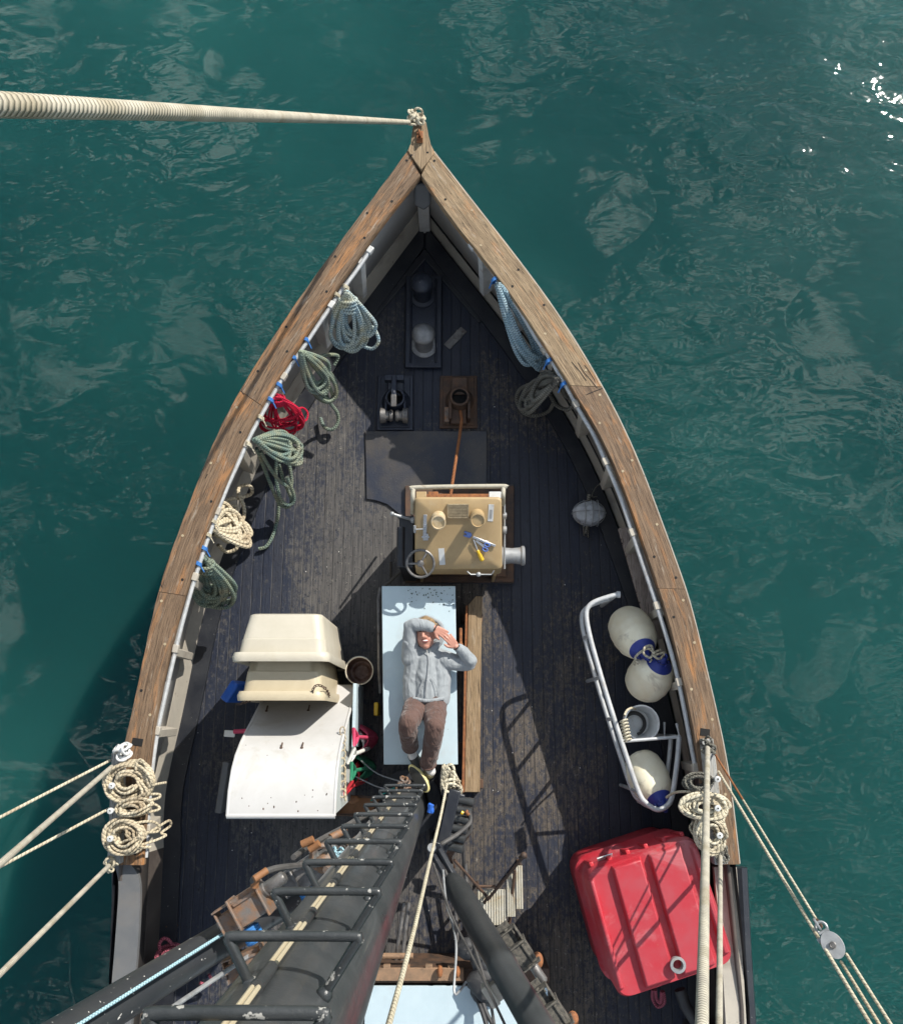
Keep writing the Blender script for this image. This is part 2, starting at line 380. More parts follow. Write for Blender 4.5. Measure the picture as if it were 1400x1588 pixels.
def deck_mat():
    m = N('deck_planks'); co = m.coord('World'); sp = m.n('ShaderNodeSeparateXYZ'); m.l(co, sp.inputs[0])
    pw = 1 / .098
    wob = m.math('MULTIPLY', m.math('SUBTRACT', m.noise(m.coord('World', (2, .5, 1)), 1, 2), .5), .02)
    u = m.math('MULTIPLY', m.math('ADD', sp.outputs[0], wob), pw)
    fr = m.math('FRACT', u); ix = m.math('FLOOR', u)
    d = m.math('MINIMUM', fr, m.math('SUBTRACT', 1, fr))
    seam = m.ramp(d, .018, .06, (1, 1, 1, 1), (0, 0, 0, 1))
    wn = m.n('ShaderNodeTexWhiteNoise', noise_dimensions='1D'); m.l(ix, wn.inputs['W'])
    grain = m.noise(m.coord('World', (60, 3, 1)), 1, 6, .65, .4)
    big = m.noise(m.coord('World', (1, .6, 1), loc=(3.3, 1.2, 0)), .75, 5, .6, .5)
    fine = m.noise(m.coord('World', (1, .55, 1)), 26, 8, .8)
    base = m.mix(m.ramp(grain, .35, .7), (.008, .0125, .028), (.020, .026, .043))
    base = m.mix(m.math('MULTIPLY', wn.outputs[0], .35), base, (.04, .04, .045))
    # worn-through paint: grey-brown timber showing; the mask also paints the sunlit deck lighter
    wear_lit = m.math('ADD', m.math('MULTIPLY', big, .85), m.math('MULTIPLY', fine, .75))
    # position bias paints sunlight in aft/amidships and shade in the eyes of the bow
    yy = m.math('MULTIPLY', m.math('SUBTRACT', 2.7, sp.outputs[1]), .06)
    wear_lit = m.math('ADD', wear_lit, m.math('MINIMUM', yy, .09))
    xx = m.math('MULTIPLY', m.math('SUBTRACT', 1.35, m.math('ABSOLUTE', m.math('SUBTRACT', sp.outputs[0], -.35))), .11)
    wear_lit = m.math('ADD', wear_lit, m.math('MAXIMUM', m.math('MINIMUM', xx, .06), -.2))  # starboard held dark, painting in the shade there
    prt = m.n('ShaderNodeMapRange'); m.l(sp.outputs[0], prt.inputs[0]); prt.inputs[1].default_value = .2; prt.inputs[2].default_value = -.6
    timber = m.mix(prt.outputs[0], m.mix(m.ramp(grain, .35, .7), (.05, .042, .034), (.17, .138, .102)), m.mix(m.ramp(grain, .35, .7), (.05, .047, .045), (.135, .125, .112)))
    wear_lit = m.math('ADD', wear_lit, m.math('MULTIPLY', prt.outputs[0], .07))  # port side lifted again to paint in its sunlight
    wm = m.ramp(wear_lit, .88, .98)
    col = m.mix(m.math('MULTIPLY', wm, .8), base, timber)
    # chips
    chips = m.noise(m.coord('World', (1, .8, 1), loc=(9, 4, 0)), 19, 9, .85)
    col = m.mix(m.math('MULTIPLY', wm, m.ramp(m.math('ADD', chips, m.math('MULTIPLY', big, .16)), .67, .71)), col, (.25, .235, .2))
    tar = m.noise(m.coord('World', (1, .6, 1), loc=(19, 4, 0)), 31, 6, .8)
    col = m.mix(m.ramp(tar, .57, .62), col, (.010, .011, .015))
    sv = m.noise(m.coord('World', (1, .35, 1), loc=(1, 7, 0)), 2.2, 4, .7)
    px_ = m.ramp(sp.outputs[0], -.9, -.3, (1, 1, 1, 1), (0, 0, 0, 1)) if False else m.n('ShaderNodeMapRange')
    m.l(sp.outputs[0], px_.inputs[0]); px_.inputs[1].default_value = -.2; px_.inputs[2].default_value = -1.0
    port = px_.outputs[0]
    seamcol = m.mix(m.math('MULTIPLY', m.ramp(sv, .42, .56), m.math('MULTIPLY_ADD', port, .6, .05)), (.006, .006, .008), (.2, .19, .17))
    col = m.mix(m.math('MULTIPLY', seam, .5), col, seamcol)
    v = m.n('ShaderNodeTexVoronoi'); m.l(m.coord('World'), v.inputs['Vector']); v.inputs['Scale'].default_value = 7.5
    spot = m.math('MULTIPLY', m.ramp(v.outputs['Distance'], .03, .05, (1, 1, 1, 1), (0, 0, 0, 1)), m.ramp(m.noise(m.coord('World', loc=(5, 5, 5)), 3, 2), .5, .52))
    col = m.mix(spot, col, (.5, .49, .46))
    h = m.math('SUBTRACT', m.math('ADD', m.math('MULTIPLY', grain, .4), m.math('MULTIPLY', fine, .5)), m.math('MULTIPLY', seam, .6))
    ro = m.ramp(wear_lit, .75, .95, (.42, .42, .42, 1), (.75, .75, .75, 1))
    return m.out(col, ro, 0, m.bump(h, .6, .01), .4)
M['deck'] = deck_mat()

def plate_mat(name, c, c2):
    m = N(name); co = m.coord('World')
    a = m.noise(co, 2.2, 6, .6, .5); f = m.noise(co, 45, 4, .7); g = m.noise(co, 11, 5, .6)
    col = m.mix(m.ramp(a, .4, .6), c, c2)
    col = m.mix(m.ramp(m.noise(m.coord('World', loc=(2, 8, 0)), 55, 5, .8), .62, .7), col, (.16, .15, .14))
    return m.out(col, .42, 0, m.bump(m.math('ADD', f, g), .35, .006), .5)
M['bollard_top'] = worn('bollard_top', (.14, .145, .15), (.3, .3, .3), .5, 9, .4, .4, .3, dirt=(.12, .11, .1))
M['deck_plate'] = plate_mat('deck_plate_paint', (.016, .021, .036), (.05, .045, .042))

def wood_mat(name, c1, c2, c3, uv=True, gs=(2.2, 46), bump=.5, red=.5):
    m = N(name)
    co = m.coord('UV' if uv else 'Object', (gs[0], gs[1], 1))
    co2 = m.coord('UV' if uv else 'Object', (1.1, 5, 1), loc=(3, 1, 0))
    g = m.noise(co, 1, 8, .68, 1.2); g2 = m.noise(m.coord('UV' if uv else 'Object', (5, 170, 1)), 1, 5, .7, .4)
    col = m.mix(m.ramp(g, .32, .62), c1, c2)
    p = m.noise(co2, 1.6, 6, .7, .6)
    col = m.mix(m.ramp(p, .48 + .1 * red, .66 + .04 * red), col, c3)
    col = m.mix(m.ramp(g2, .38, .47, (1, 1, 1, 1), (0, 0, 0, 1)), col, (.03, .018, .012))
    sc = m.noise(m.coord('UV' if uv else 'Object', (3, 22, 1), loc=(9, 9, 0)), 1, 6, .75)
    col = m.mix(m.math('MULTIPLY', m.ramp(sc, .58, .66), .55), col, (.40, .35, .28))
    return m.out(col, .68, 0, m.bump(m.math('ADD', g, g2), bump, .006), .3)
M['rail_wood'] = wood_mat('cap_rail_wood', (.085, .053, .032), (.22, .145, .088), (.36, .17, .065), red=.3)
M['rail_wood2'] = wood_mat('cap_rail_wood_pale', (.13, .088, .05), (.34, .245, .145), (.38, .19, .08), red=.7)
M['timber'] = wood_mat('timber_beam', (.24, .165, .09), (.31, .22, .13), (.2, .13, .07), bump=.2)
M['timber_grey'] = wood_mat('timber_grey', (.34, .28, .24), (.44, .37, .33), (.26, .21, .18), bump=.2)
M['board_grey'] = wood_mat('pin_board_grey', (.3, .3, .28), (.4, .4, .38), (.2, .19, .17), bump=.4)

def water_mat():
    m = N('sea_water'); co = m.coord('World')
    b0 = m.noise(m.coord('World', (1, 1.3, 1), rot=(0, 0, .2)), .42, 2, .45, .5)
    b1 = m.noise(m.coord('World', (1, 1.9, 1), rot=(0, 0, .3)), .95, 2, .5, .8)
    b2 = m.noise(m.coord('World', (1, 1.5, 1), rot=(0, 0, -.4)), 3.4, 2, .5, .5)
    patch = m.ramp(m.noise(m.coord('World', loc=(2.2, 6.1, 0)), .3, 2, .5), .42, .62)
    k = m.math('ADD', m.math('MULTIPLY', patch, .95), .12)
    mrx = m.n('ShaderNodeMapRange'); spx = m.n('ShaderNodeSeparateXYZ'); m.l(co, spx.inputs[0]); m.l(spx.outputs[0], mrx.inputs[0]); mrx.inputs[1].default_value = -4; mrx.inputs[2].default_value = 3; mrx.inputs[3].default_value = .6; mrx.inputs[4].default_value = 1.25
    k = m.math('MULTIPLY', k, mrx.outputs[0])
    h = m.math('ADD', m.math('MULTIPLY', b0, .3), m.math('MULTIPLY', m.math('ADD', m.math('MULTIPLY', b1, .33), m.math('MULTIPLY', b2, .11)), k))
    n = m.bump(h, 1.0, .17)
    cvar = m.noise(m.coord('World', (1, 1, 1), loc=(4, 1, 0)), .16, 3, .5)
    col = m.mix(m.ramp(cvar, .38, .62), (.006, .046, .043), (.012, .073, .066))
    m.p.inputs['IOR'].default_value = 1.33
    m.p.inputs['Subsurface Weight'].default_value = 1.0
    m.p.inputs['Subsurface Radius'].default_value = (.8, 2.8, 2.8)
    m.p.inputs['Subsurface Scale'].default_value = 1.0
    m.p.subsurface_method = 'RANDOM_WALK'
    m.p.inputs['Coat Roughness'].default_value = .04; m.p.inputs['Coat IOR'].default_value = 1.33
    m.l(n, m.p.inputs['Coat Normal'])
    return m.out(col, .5, 0, n, 0.03, 1.0)
M['water'] = water_mat()

# ------------------------------------------------------------------ water
b = B()
nx = 2
WZ = -1.35
for (x0, x1, y0, y1) in ((-150, 150, -150, 150),):
    vs = [b.bm.verts.new((x, y, WZ)) for x, y in ((x0, y0), (x1, y0), (x1, y1), (x0, y1))]
    b.bm.faces.new(vs)
    lo = [b.bm.verts.new((x, y, WZ - 30)) for x, y in ((x0, y0), (x1, y0), (x1, y1), (x0, y1))]
    b.bm.faces.new(lo[::-1])
    for i in range(4):
        b.bm.faces.new((vs[i], lo[i], lo[(i + 1) % 4], vs[(i + 1) % 4]))
obj('sea_water', b, M['water'], kind='structure')

# ------------------------------------------------------------------ boat
def zr(py): return 1.08 + .2 * max(0, (1340 - py) / 1150) ** 2
portO = [(632, 232), (588, 292), (543, 352), (505, 405), (453, 474), (405, 551), (373, 603), (340, 665), (323, 702), (289, 793), (261, 865), (248, 906), (228, 988), (213, 1060), (200, 1125), (186, 1180), (172, 1235), (169, 1290), (168, 1342)]
portI = [(652, 272), (613, 317), (577, 371), (553, 401), (500, 479), (438, 575), (408, 626), (378, 685), (370, 705), (330, 797), (301, 880), (290, 912), (269, 985), (252, 1058), (241, 1120), (234, 1180), (229, 1232), (226, 1290), (222, 1342)]
stbO = [(672, 233), (717, 291), (757, 343), (795, 390), (833, 442), (858, 478), (895, 532), (936, 603), (969, 669), (995, 727), (1021, 797), (1051, 880), (1063, 914), (1074, 950), (1092, 1024), (1112, 1112), (1125, 1172), (1136, 1240), (1147, 1341)]
stbI = [(653, 272), (682, 317), (712, 356), (731, 379), (775, 434), (815, 492), (842, 534), (885, 601), (920, 660), (943, 702), (977, 780), (1007, 880), (1020, 912), (1030, 945), (1052, 1020), (1070, 1110), (1080, 1172), (1092, 1240), (1107, 1341)]
def railpts(L, dz=0): return [P(x, y, zr(y) + dz) for x, y in L]
def fair(L, it=3):
    L = [tuple(p) for p in L]
    for _ in range(it):
        for f in (.5, -.52):
            L = [L[0]] + [tuple(L[i][k] + f * ((L[i - 1][k] + L[i + 1][k]) / 2 - L[i][k]) for k in (0, 1)) for i in range(1, len(L) - 1)] + [L[-1]]
    return L
portO, portI, stbO, stbI = [fair(L) for L in (portO, portI, stbO, stbI)]
pO, pI, sO, sI = [railpts(L) for L in (portO, portI, stbO, stbI)]
boat = thing('fishing_boat', 'black decked wooden fishing boat with worn brown cap rails', 'boat', (0, 1, 0))

def capstrip(name, Oo, Ii, i0, i1, mat, u0, holes, flip):
    b = B(); th = .07
    o_, i_ = Oo[i0:i1 + 1], Ii[i0:i1 + 1]
    k = 5
    def dense(a):
        out = catmull(Oo if a is o_ else Ii, k)
        return out[i0 * k:i1 * k + 1]
    od, idn = dense(o_), dense(i_)
    n = len(od)
    if i1 < len(Oo) - 1:   # hairline gap at the scarf joint
        od[-1] = od[-1].lerp(od[-2], .06); idn[-1] = idn[-1].lerp(idn[-2], .06)
    T = []; L = u0
    rows = []
    for j in range(n):
        if j: L += (od[j] - od[j - 1]).length
        a, c = od[j], idn[j]
        wv = (a - c).length
        jit = .0015 * math.sin(j * 1.7) + .001 * math.sin(j * 4.1)
        a = a + (a - c).normalized() * jit
        cr_ = [c + Vector((0, 0, -th)), c + Vector((0, 0, -.012)), c.lerp(a, .03), c.lerp(a, .35), c.lerp(a, .7), c.lerp(a, .97), a + Vector((0, 0, -.014)), a + Vector((0, 0, -th))]
        rows.append(([b.bm.verts.new(p) for p in cr_], L, wv))
    vv = [-.08, 0, .01, .09, .18, .25, .27, .33]
    for j in range(n - 1):
        r0, r1 = rows[j], rows[j + 1]
        for q in range(8):
            q2 = (q + 1) % 8
            f = b.bm.faces.new((r0[0][q], r0[0][q2], r1[0][q2], r1[0][q]))
            for l, (uu, v_) in zip(f.loops, ((r0[1], vv[q]), (r0[1], vv[q2]), (r1[1], vv[q2]), (r1[1], vv[q]))): l[b.uv].uv = (uu, v_)
    b.bm.faces.new(rows[0][0]); b.bm.faces.new(rows[-1][0][::-1])
    for (t, s_, mi) in holes:
        j = min(int(t * (n - 1)), n - 1); c = idn[j].lerp(od[j], s_)
        b.cyl(c + Vector((0, 0, -.02)), c + Vector((0, 0, .0025)), .012, seg=10, mi=mi)
    return obj(name, b, [mat, M['dark_hole'], M['plug']], boat, ang=50)

def hl(seed, n, dark=.7):
    r = random.Random(seed)
    return [((i + .5) / n + r.uniform(-.03, .03), .25 if i % 2 else .78, 1 if r.random() < dark else 2) for i in range(n)]
capstrip('cap_rail', pO, pI, 0, 6, M['rail_wood'], 0, hl(1, 9, .95), 0)
capstrip('cap_rail', pO, pI, 6, 11, M['rail_wood'], 7.3, hl(2, 6, .4), 0)
capstrip('cap_rail', pO, pI, 11, 18, M['rail_wood'], 15.1, hl(3, 8, .4), 0)
capstrip('cap_rail', sO, sI, 0, 7, M['rail_wood2'], 22.0, hl(4, 9, .3), 1)
capstrip('cap_rail', sO, sI, 7, 12, M['rail_wood'], 31.7, hl(5, 7, .3), 1)
capstrip('cap_rail', sO, sI, 12, 18, M['rail_wood'], 39.2, hl(6, 8, .4), 1)

# stem head: timber knee that closes the two rails
zb = zr(232)
b = B()
stem = [(632, 233), (637, 222), (639, 205), (641, 190), (645, 182), (655, 181), (661, 190), (664, 208), (668, 224), (674, 236), (664, 250), (653, 263), (642, 248)]
pts = [P(x, y, zb + .01) for x, y in stem]
b.prism(pts, zb - .16, zb + .014)
for l in [l for f in b.bm.faces for l in f.loops]: l[b.uv].uv = (l.vert.co.y, l.vert.co.x)
for x, y in ((663, 236), (638, 240)):
    c = P(x, y, zb + .014); b.cyl(c - Vector((0, 0, .02)), c + Vector((0, 0, .0025)), .012, seg=10, mi=1)
sthd = obj('stem_head', b, [M['rail_wood2'], M['dark_hole']], boat, bevel=.012)
# rusty bracket on stem head
b = B(); c = P(651, 212, zb + .03)
b.box(c, (.06, .12, .02)); b.box(c + Vector((.02, -.02, .03)), (.018, .07, .07)); b.torus(c + Vector((-.005, .02, .035)), .025, .009, (1, 0, 0))
obj('stem_bracket', b, M['rust'], sthd, bevel=.004)
b = B(); b.lathe(P(660, 420, 0), P(660, 420, 0) + Vector((0, 0, 1)), [(0, .1), (1.3, .1)]);
# breasthook under the stem
b = B()
q = [P(642, 284, zb - .15), P(668, 284, zb - .15), P(668, 318, .95), P(657, 327, .9), P(642, 318, .95)]
b.slab(q, .12)
obj('breasthook', b, M['grey_paint'], boat, bevel=.02)

# dense outer/inner guide lines for hull, bulwark, deck
K = 4
pOd, sOd = catmull(pO, K), catmull(sO, K)
tip = P(653, 215, zb)
# extend aft beyond the frame
def ext(L, x_end):
    last = L[-1]
    aft = [last.lerp(Vector((x_end, -9, last.z)), t) for t in (.0, .33, .66, 1)]
    return aft[1:]
pX = pOd[-1].x; sX = sOd[-1].x
paft = [Vector((pX + .02, y, 1.0)) for y in (-2.2, -3.5, -5.5, -7.5, -9)]
saft = [Vector((sX + .08 - .03 * abs(y + 1.5), y, 1.0)) for y in (-2.2, -3.5, -5.5, -7.5, -9)]
portL = [Vector((-.02 + tip.x, tip.y, zb))] + pOd + paft
stbL = [Vector((.02 + tip.x, tip.y, zb))] + sOd + saft
def insetx(L, sgn, d):
    out = []
    for i, p in enumerate(L):
        a = L[max(i - 1, 0)]; c = L[min(i + 1, len(L) - 1)]; t = (c - a); t.z = 0; t.normalize()
        nrm = Vector((-t.y, t.x, 0)) * sgn
        q = p + nrm * d
        if sgn > 0: q.x = min(q.x, tip.x - .012)
        else: q.x = max(q.x, tip.x + .012)
        q.y = min(q.y, tip.y - .02 - d * .9); out.append(q)
    return out
# going aft along port: t ~ (-x,-y): left normal (-t.y, t.x) points to +x = inboard -> sgn +1
def hullside(L, sgn, name):
    b = B(); rings = []
    for off, z in ((.012, None), (.02, .9), (.03, 0), (.10, -.7), (.35, -1.5), (.9, -2.6)):
        M_ = insetx(L, sgn, off)
        rings.append([Vector((p.x, p.y - (0 if z is None or z >= 0 else -z * .25 * max(0, (p.y - 2) / 3.5)), (q.z - .075) if z is None else z)) for p, q in zip(M_, L)])
    b.loft(rings, 0, closed=False)
    return obj(name, b, M['black_paint'], boat, recalc=True)
hullside(portL, 1, 'hull_side'); hullside(stbL, -1, 'hull_side')

b = B(); b.box((tip.x, tip.y - .13, .61), (.12, .26, 1.2), None, 0); obj('stem_post', b, M['bulwark'], boat, bevel=.01)
# bulwark: inner planking down to the deck, plus the lower covering strake
def zin(p): return p.z - .07
AFTY = P(200, 1345, .9).y
def aftpaint(b):
    for f in b.bm.faces:
        if f.calc_center_median().y < AFTY: f.material_index = 1
def bul(L, sgn):
    I = insetx(L, sgn, .075); J = insetx(L, sgn, .075)
    b = B()
    low = insetx(L, sgn, .095 if sgn > 0 else .08)
    b.loft([[Vector((p.x, p.y, zin(q))) for p, q in zip(I, L)], [Vector((p.x, p.y, .3)) for p in I]], 0, closed=False)
    aftpaint(b); o = obj('bulwark', b, [M['bulwark'], M['aft_brown']], boat)
    m = o.modifiers.new('s', 'SOLIDIFY'); m.thickness = .03; m.offset = 0
    b = B()
    b.loft([[Vector((p.x, p.y, .34 if sgn > 0 else .2)) for p in I], [Vector((p.x, p.y, .34 if sgn > 0 else .2)) for p in low], [Vector((p.x, p.y, .005)) for p in insetx(L, sgn, .13 if sgn > 0 else .1)]], 0, closed=False)
    aftpaint(b); obj('covering_strake', b, [M['beige_paint'], M['aft_brown']], boat)
bul(portL, 1); bul(stbL, -1)
# black waterway timber laid along the deck edge
for L, sgn in ((portL, 1), (stbL, -1)):
    b = B(); a = insetx(L, sgn, .125); c = insetx(L, sgn, .28)
    b.loft([[Vector((p.x, p.y, .002)) for p in a], [Vector((p.x, p.y, .05)) for p in a], [Vector((p.x, p.y, .045)) for p in c], [Vector((p.x, p.y, .002)) for p in c]], 0, closed=False)
    obj('waterway', b, M['black_paint'], boat)

# deck
b = B()
a = insetx(portL, 1, .12); c = insetx(stbL, -1, .12)
m_ = [P_ for P_ in a]
poly = a + c[::-1]
for i in range(len(a) - 1):
    vs = [b.bm.verts.new((p.x, p.y, 0)) for p in (a[i], a[i + 1], c[i + 1], c[i])]
    b.bm.faces.new(vs)
bmesh.ops.remove_doubles(b.bm, verts=b.bm.verts, dist=1e-4)
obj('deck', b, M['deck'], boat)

# handrail pipes under the inner edge of the cap rail, with brackets and bulwark frames
def handrail(L, px, i0=None):
    pts = [P(x, y, zr(y) - .06) for x, y in px]
    d = catmull(pts, 6)
    b = B(); b.tube(d, .019, 8)
    hr = obj('handrail', b, M['alu'], boat)
    return d
ppipe = [(574, 388), (553, 419), (528, 453), (500, 494), (472, 536), (440, 584), (414, 628), (388, 676), (372, 712), (352, 756), (335, 800), (320, 842), (305, 888), (293, 928), (280, 976), (269, 1022), (258, 1070), (246, 1125), (238, 1175), (232, 1235), (226, 1330)]
spipe = [(732, 382), (755, 410), (780, 444), (805, 480), (832, 526), (855, 560), (878, 600), (900, 640), (921, 676), (942, 724), (962, 772), (980, 826), (998, 880), (1015, 930), (1034, 990), (1048, 1040), (1060, 1096), (1072, 1160), (1080, 1200)]
pp = handrail(0, ppipe); sp_ = handrail(0, spipe)
def near(L, y):
    return min(L, key=lambda p: abs(p.y - y))
pin_, sin_ = insetx(portL, 1, .08), insetx(stbL, -1, .08)
def interp(L, y):
    for i in range(len(L) - 1):
        if (L[i].y - y) * (L[i + 1].y - y) <= 0 and abs(L[i].y - L[i + 1].y) > 1e-6:
            t = (y - L[i].y) / (L[i + 1].y - L[i].y); return L[i].lerp(L[i + 1], t)
    return near(L, y)
for L, I, sg in ((pp, pin_, 1), (sp_, sin_, -1)):
    for k in range(9):
        p = L[min(int((k + .05) / 8.2 * (len(L) - 1)), len(L) - 1)]
        # frame against the bulwark, leaning in to carry the pipe
        q = interp(I, p.y)
        t = (near(I, q.y - .3) - near(I, q.y + .3)); t.z = 0; t.normalize(); nr = Vector((-t.y, t.x, 0)) * sg
        zt = p.z
        b = B()
        cpt = Vector((q.x, q.y, 0))
        w_ = .035
        prof = [(0, .345), (.12, .345), (max(.07, (Vector((p.x, p.y, 0)) - cpt).dot(nr)) - .0, zt - .03), (0, zt - .02)]
        b.loft([[cpt + nr * u + t * s_ + Vector((0, 0, z)) for u, z in prof] for s_ in (-w_, w_)], 0, True, True, True)
        b.box(p + t * .0 + Vector((0, 0, -.0)), (.07, .05, .05), Matrix.Rotation(math.atan2(t.y, t.x), 3, 'Z'))
        obj('bulwark_frame', b, M['white_paint'] if k < 2 else M['beige_paint'], boat, bevel=.006)

# aft quarter caps (grey metal)
def cap2(o, i, z, mat, name='quarter_cap'):
    b = B(); od = catmull([P(x, y, z) for x, y in o], 5); idn = catmull([P(x, y, z) for x, y in i], 5)
    od.append(Vector((od[-1].x, -9, z))); idn.append(Vector((idn[-1].x, -9, z)))
    b.loft([[p - Vector((0, 0, .05)) for p in idn], idn, od, [p - Vector((0, 0, .05)) for p in od]], 0, closed=False)
    return obj(name, b, mat, boat)
cap2([(177, 1343), (182, 1358), (184, 1380), (181, 1425), (177, 1480), (173, 1530), (171, 1600)], [(203, 1341), (213, 1356), (217, 1380), (216, 1425), (213, 1475), (208, 1530), (203, 1600)], 1.0, M['grey_paint'])
cap2([(1142, 1345), (1146, 1400), (1150, 1470), (1154, 1530), (1158, 1600)], [(1107, 1345), (1112, 1400), (1118, 1470), (1122, 1530), (1126, 1600)], .92, M['beige_paint'])
# rub rail outside
b = B(); b.tube([P(1146, 1345, .6) + Vector((0, 0, 0)), P(1152, 1470, .6), P(1160, 1600, .6), Vector((P(1160, 1600, .6).x, -9, .6))], .07, 8); obj('rubbing_strake', b, M['black_paint'], boat)
b = B(); b.tube([P(186, 1345, .6), P(186, 1470, .6), P(180, 1600, .6), Vector((P(180, 1600, .6).x, -9, .6))], .07, 8); obj('rubbing_strake', b, M['black_paint'], boat)
# white-painted outer lip of the starboard cap rail
b = B()
ol = insetx(sOd, -1, -.004)
b.loft([[p + Vector((0, 0, -.02)) for p in ol], [p + Vector((.008, .004, -.02)) for p in ol], [p + Vector((.008, .004, -.09)) for p in ol], [p + Vector((0, 0, -.09)) for p in ol]], 0, closed=False)
obj('rail_moulding', b, M['beige_paint'], boat)

# raised deck plates
b = B()
pl = [P(x, y, .02) for x, y in ((566, 668), (755, 668), (755, 750), (797, 750), (797, 905), (627, 905), (627, 812), (617, 796), (600, 782), (582, 776), (568, 774))]
b.prism(pl, .002, .022)
obj('deck_plate', b, M['deck_plate'], boat, bevel=.006)
for lst in (((566, 350 + 60), ), ):
    pass
# inner ledge plank at the bow (doubling board)
b = B()
b.prism([P(x, y, .03) for x, y in ((659, 385), (752, 492), (742, 500), (659, 402), (572, 505), (560, 497))], .002, .03)
obj('doubling_board', b, M['black_paint'], boat, bevel=.008)

UP = Vector((0, 0, 1))
# ------------------------------------------------------------------ mooring bitts
c1, c2 = P(656, 463, 0), P(658, 540, 0)
t = thing('mooring_bitts', 'pair of black domed mooring bollards on one base plate in the bow', 'bollard', (c1 + c2) / 2)
b = B(); mid = (c1 + c2) / 2
b.box(mid + Vector((0, 0, .035)), (.31, .96, .05)); b.box(mid + Vector((0, 0, .05)), (.38, 1.04, .025)); b.box(mid + Vector((.13, 0, .075)), (.02, .94, .035)); b.box(mid + Vector((-.13, 0, .075)), (.02, .94, .035))
obj('base_plate', b, M['navy_metal'], t, bevel=.02)
for c, mt in ((c1, 'navy_metal'), (c2, 'worn_steel')):
    b = B(); b.lathe(c + UP * .06, c + UP, [(0, .135), (.02, .135), (.03, .095), (.26, .09), (.27, .11), (.285, .118), (.31, .115), (.335, .09), (.35, .05), (.354, .0)], 32)
    obj('bollard', b, M['navy_metal'] if mt == 'navy_metal' else M['bollard_top'], t, label='polished steel topped bollard' if mt != 'navy_metal' else None)

# ------------------------------------------------------------------ roller fairlead (port) and hawse pipe (starboard)
def chainpipe(px0, px1, label, cat, name, roller):
    cx = (px0[0] + px1[0]) / 2
    A, C = P(px0[0], px0[1], 0), P(px1[0], px1[1], 0)
    cen = (A + C) / 2; wx = abs(C.x - A.x); wy = abs(C.y - A.y)
    t = thing(name, label, cat, cen)
    b = B(); m1 = M['navy_metal'] if roller else M['rust_dark']
    b.box(cen + UP * .015, (wx, wy, .03)); b.box(cen + UP * .035, (wx - .06, wy - .05, .02))
    obj('base_plate', b, m1, t, bevel=.006)
    hc = cen + Vector((0.01, -.0, 0))
    b = B(); 
    # tapered casting with the pipe mouth
    b.lathe(hc + UP * .04, hc + UP, [(0, .15), (.03, .13), (.12, .105), (.15, .1), (.15, .075), (.05, .07), (.04, 0.0)], 28, mis=[0, 0, 0, 0, 1, 1])
    b.box(hc + Vector((0, .14, .09)), (.16, .18, .1), (R(12), 0, 0)); 
    for sx in (-1, 1): b.box(hc + Vector((sx * .095, -.12, .1)), (.03, .22, .13))
    obj('pipe_casting', b, [m1, M['dark_hole']], t, bevel=.008)
    if roller:
        rc = cen + Vector((0, -wy * .30, .13))
        for sx in (-1, 1):
            b = B(); b.lathe(rc + Vector((sx * .012, 0, 0)), rc + Vector((sx, 0, 0)), [(0, .05), (.015, .06), (.03, .062), (.04, .05), (.07, .055), (.075, .075), (.125, .08), (.13, .07), (.132, 0)], 24)
            obj('roller', b, M['worn_steel'], t)
        b = B(); b.tube([cen + Vector((0, .2, .2)), cen + Vector((0, .02, .25)), cen + Vector((0, -.07, .2))], .02, 8, flat=1.0)
        b.box(cen + Vector((0, .08, .24)), (.05, .26, .03), (R(-6), 0, 0)); b.box(cen + Vector((0, -.06, .25)), (.055, .12, .035), (R(14), 0, 0), mi=1); b.box(cen + Vector((0, .2, .18)), (.2, .06, .09))
        obj('pawl', b, [M['navy_metal'], M['worn_steel']], t, bevel=.006)
    else:
        b = B(); b.box(cen + Vector((.0, -.16, .07)), (.16, .2, .06)); b.box(cen + Vector((-.12, -.17, .08)), (.05, .16, .09), mi=1)
        obj('chain_trough', b, [M['rust_dark'], M['rust_steel']], t, bevel=.006)
    return t, cen
chainpipe((586, 584), (640, 668), 'black roller chain stopper with two bare steel rollers, left of the rusty hawse pipe', 'chain stopper', 'chain_stopper', True)
tt, hc = chainpipe((682, 584), (740, 665), 'rusty brown hawse pipe with dark round mouth and a cable leading aft from it', 'hawse pipe', 'hawse_pipe', False)
b = B(); b.tube([P(712, 630, .03), P(716, 650, .2), P(712, 680, .25), P(706, 718, .34), P(699, 765, .45), P(697, 780, .46)], .0155, 8)
obj('anchor_cable', b, M['r_rust'], label='thin rusty orange cable running from the hawse pipe to the tan windlass', cat='cable')

# foil-like metal strip on deck
b = B(); c = P(706, 524, .012)
b.box(c, (.085, .27, .008), (0, 0, R(-42))); b.box(c + Vector((.03, .035, .007)), (.07, .1, .006), (0, 0, R(-20)))
obj('metal_strip', b, M['worn_steel'], bevel=.002, label='crumpled silvery metal strip lying aslant on the black deck beside the bollards', cat='metal strip')

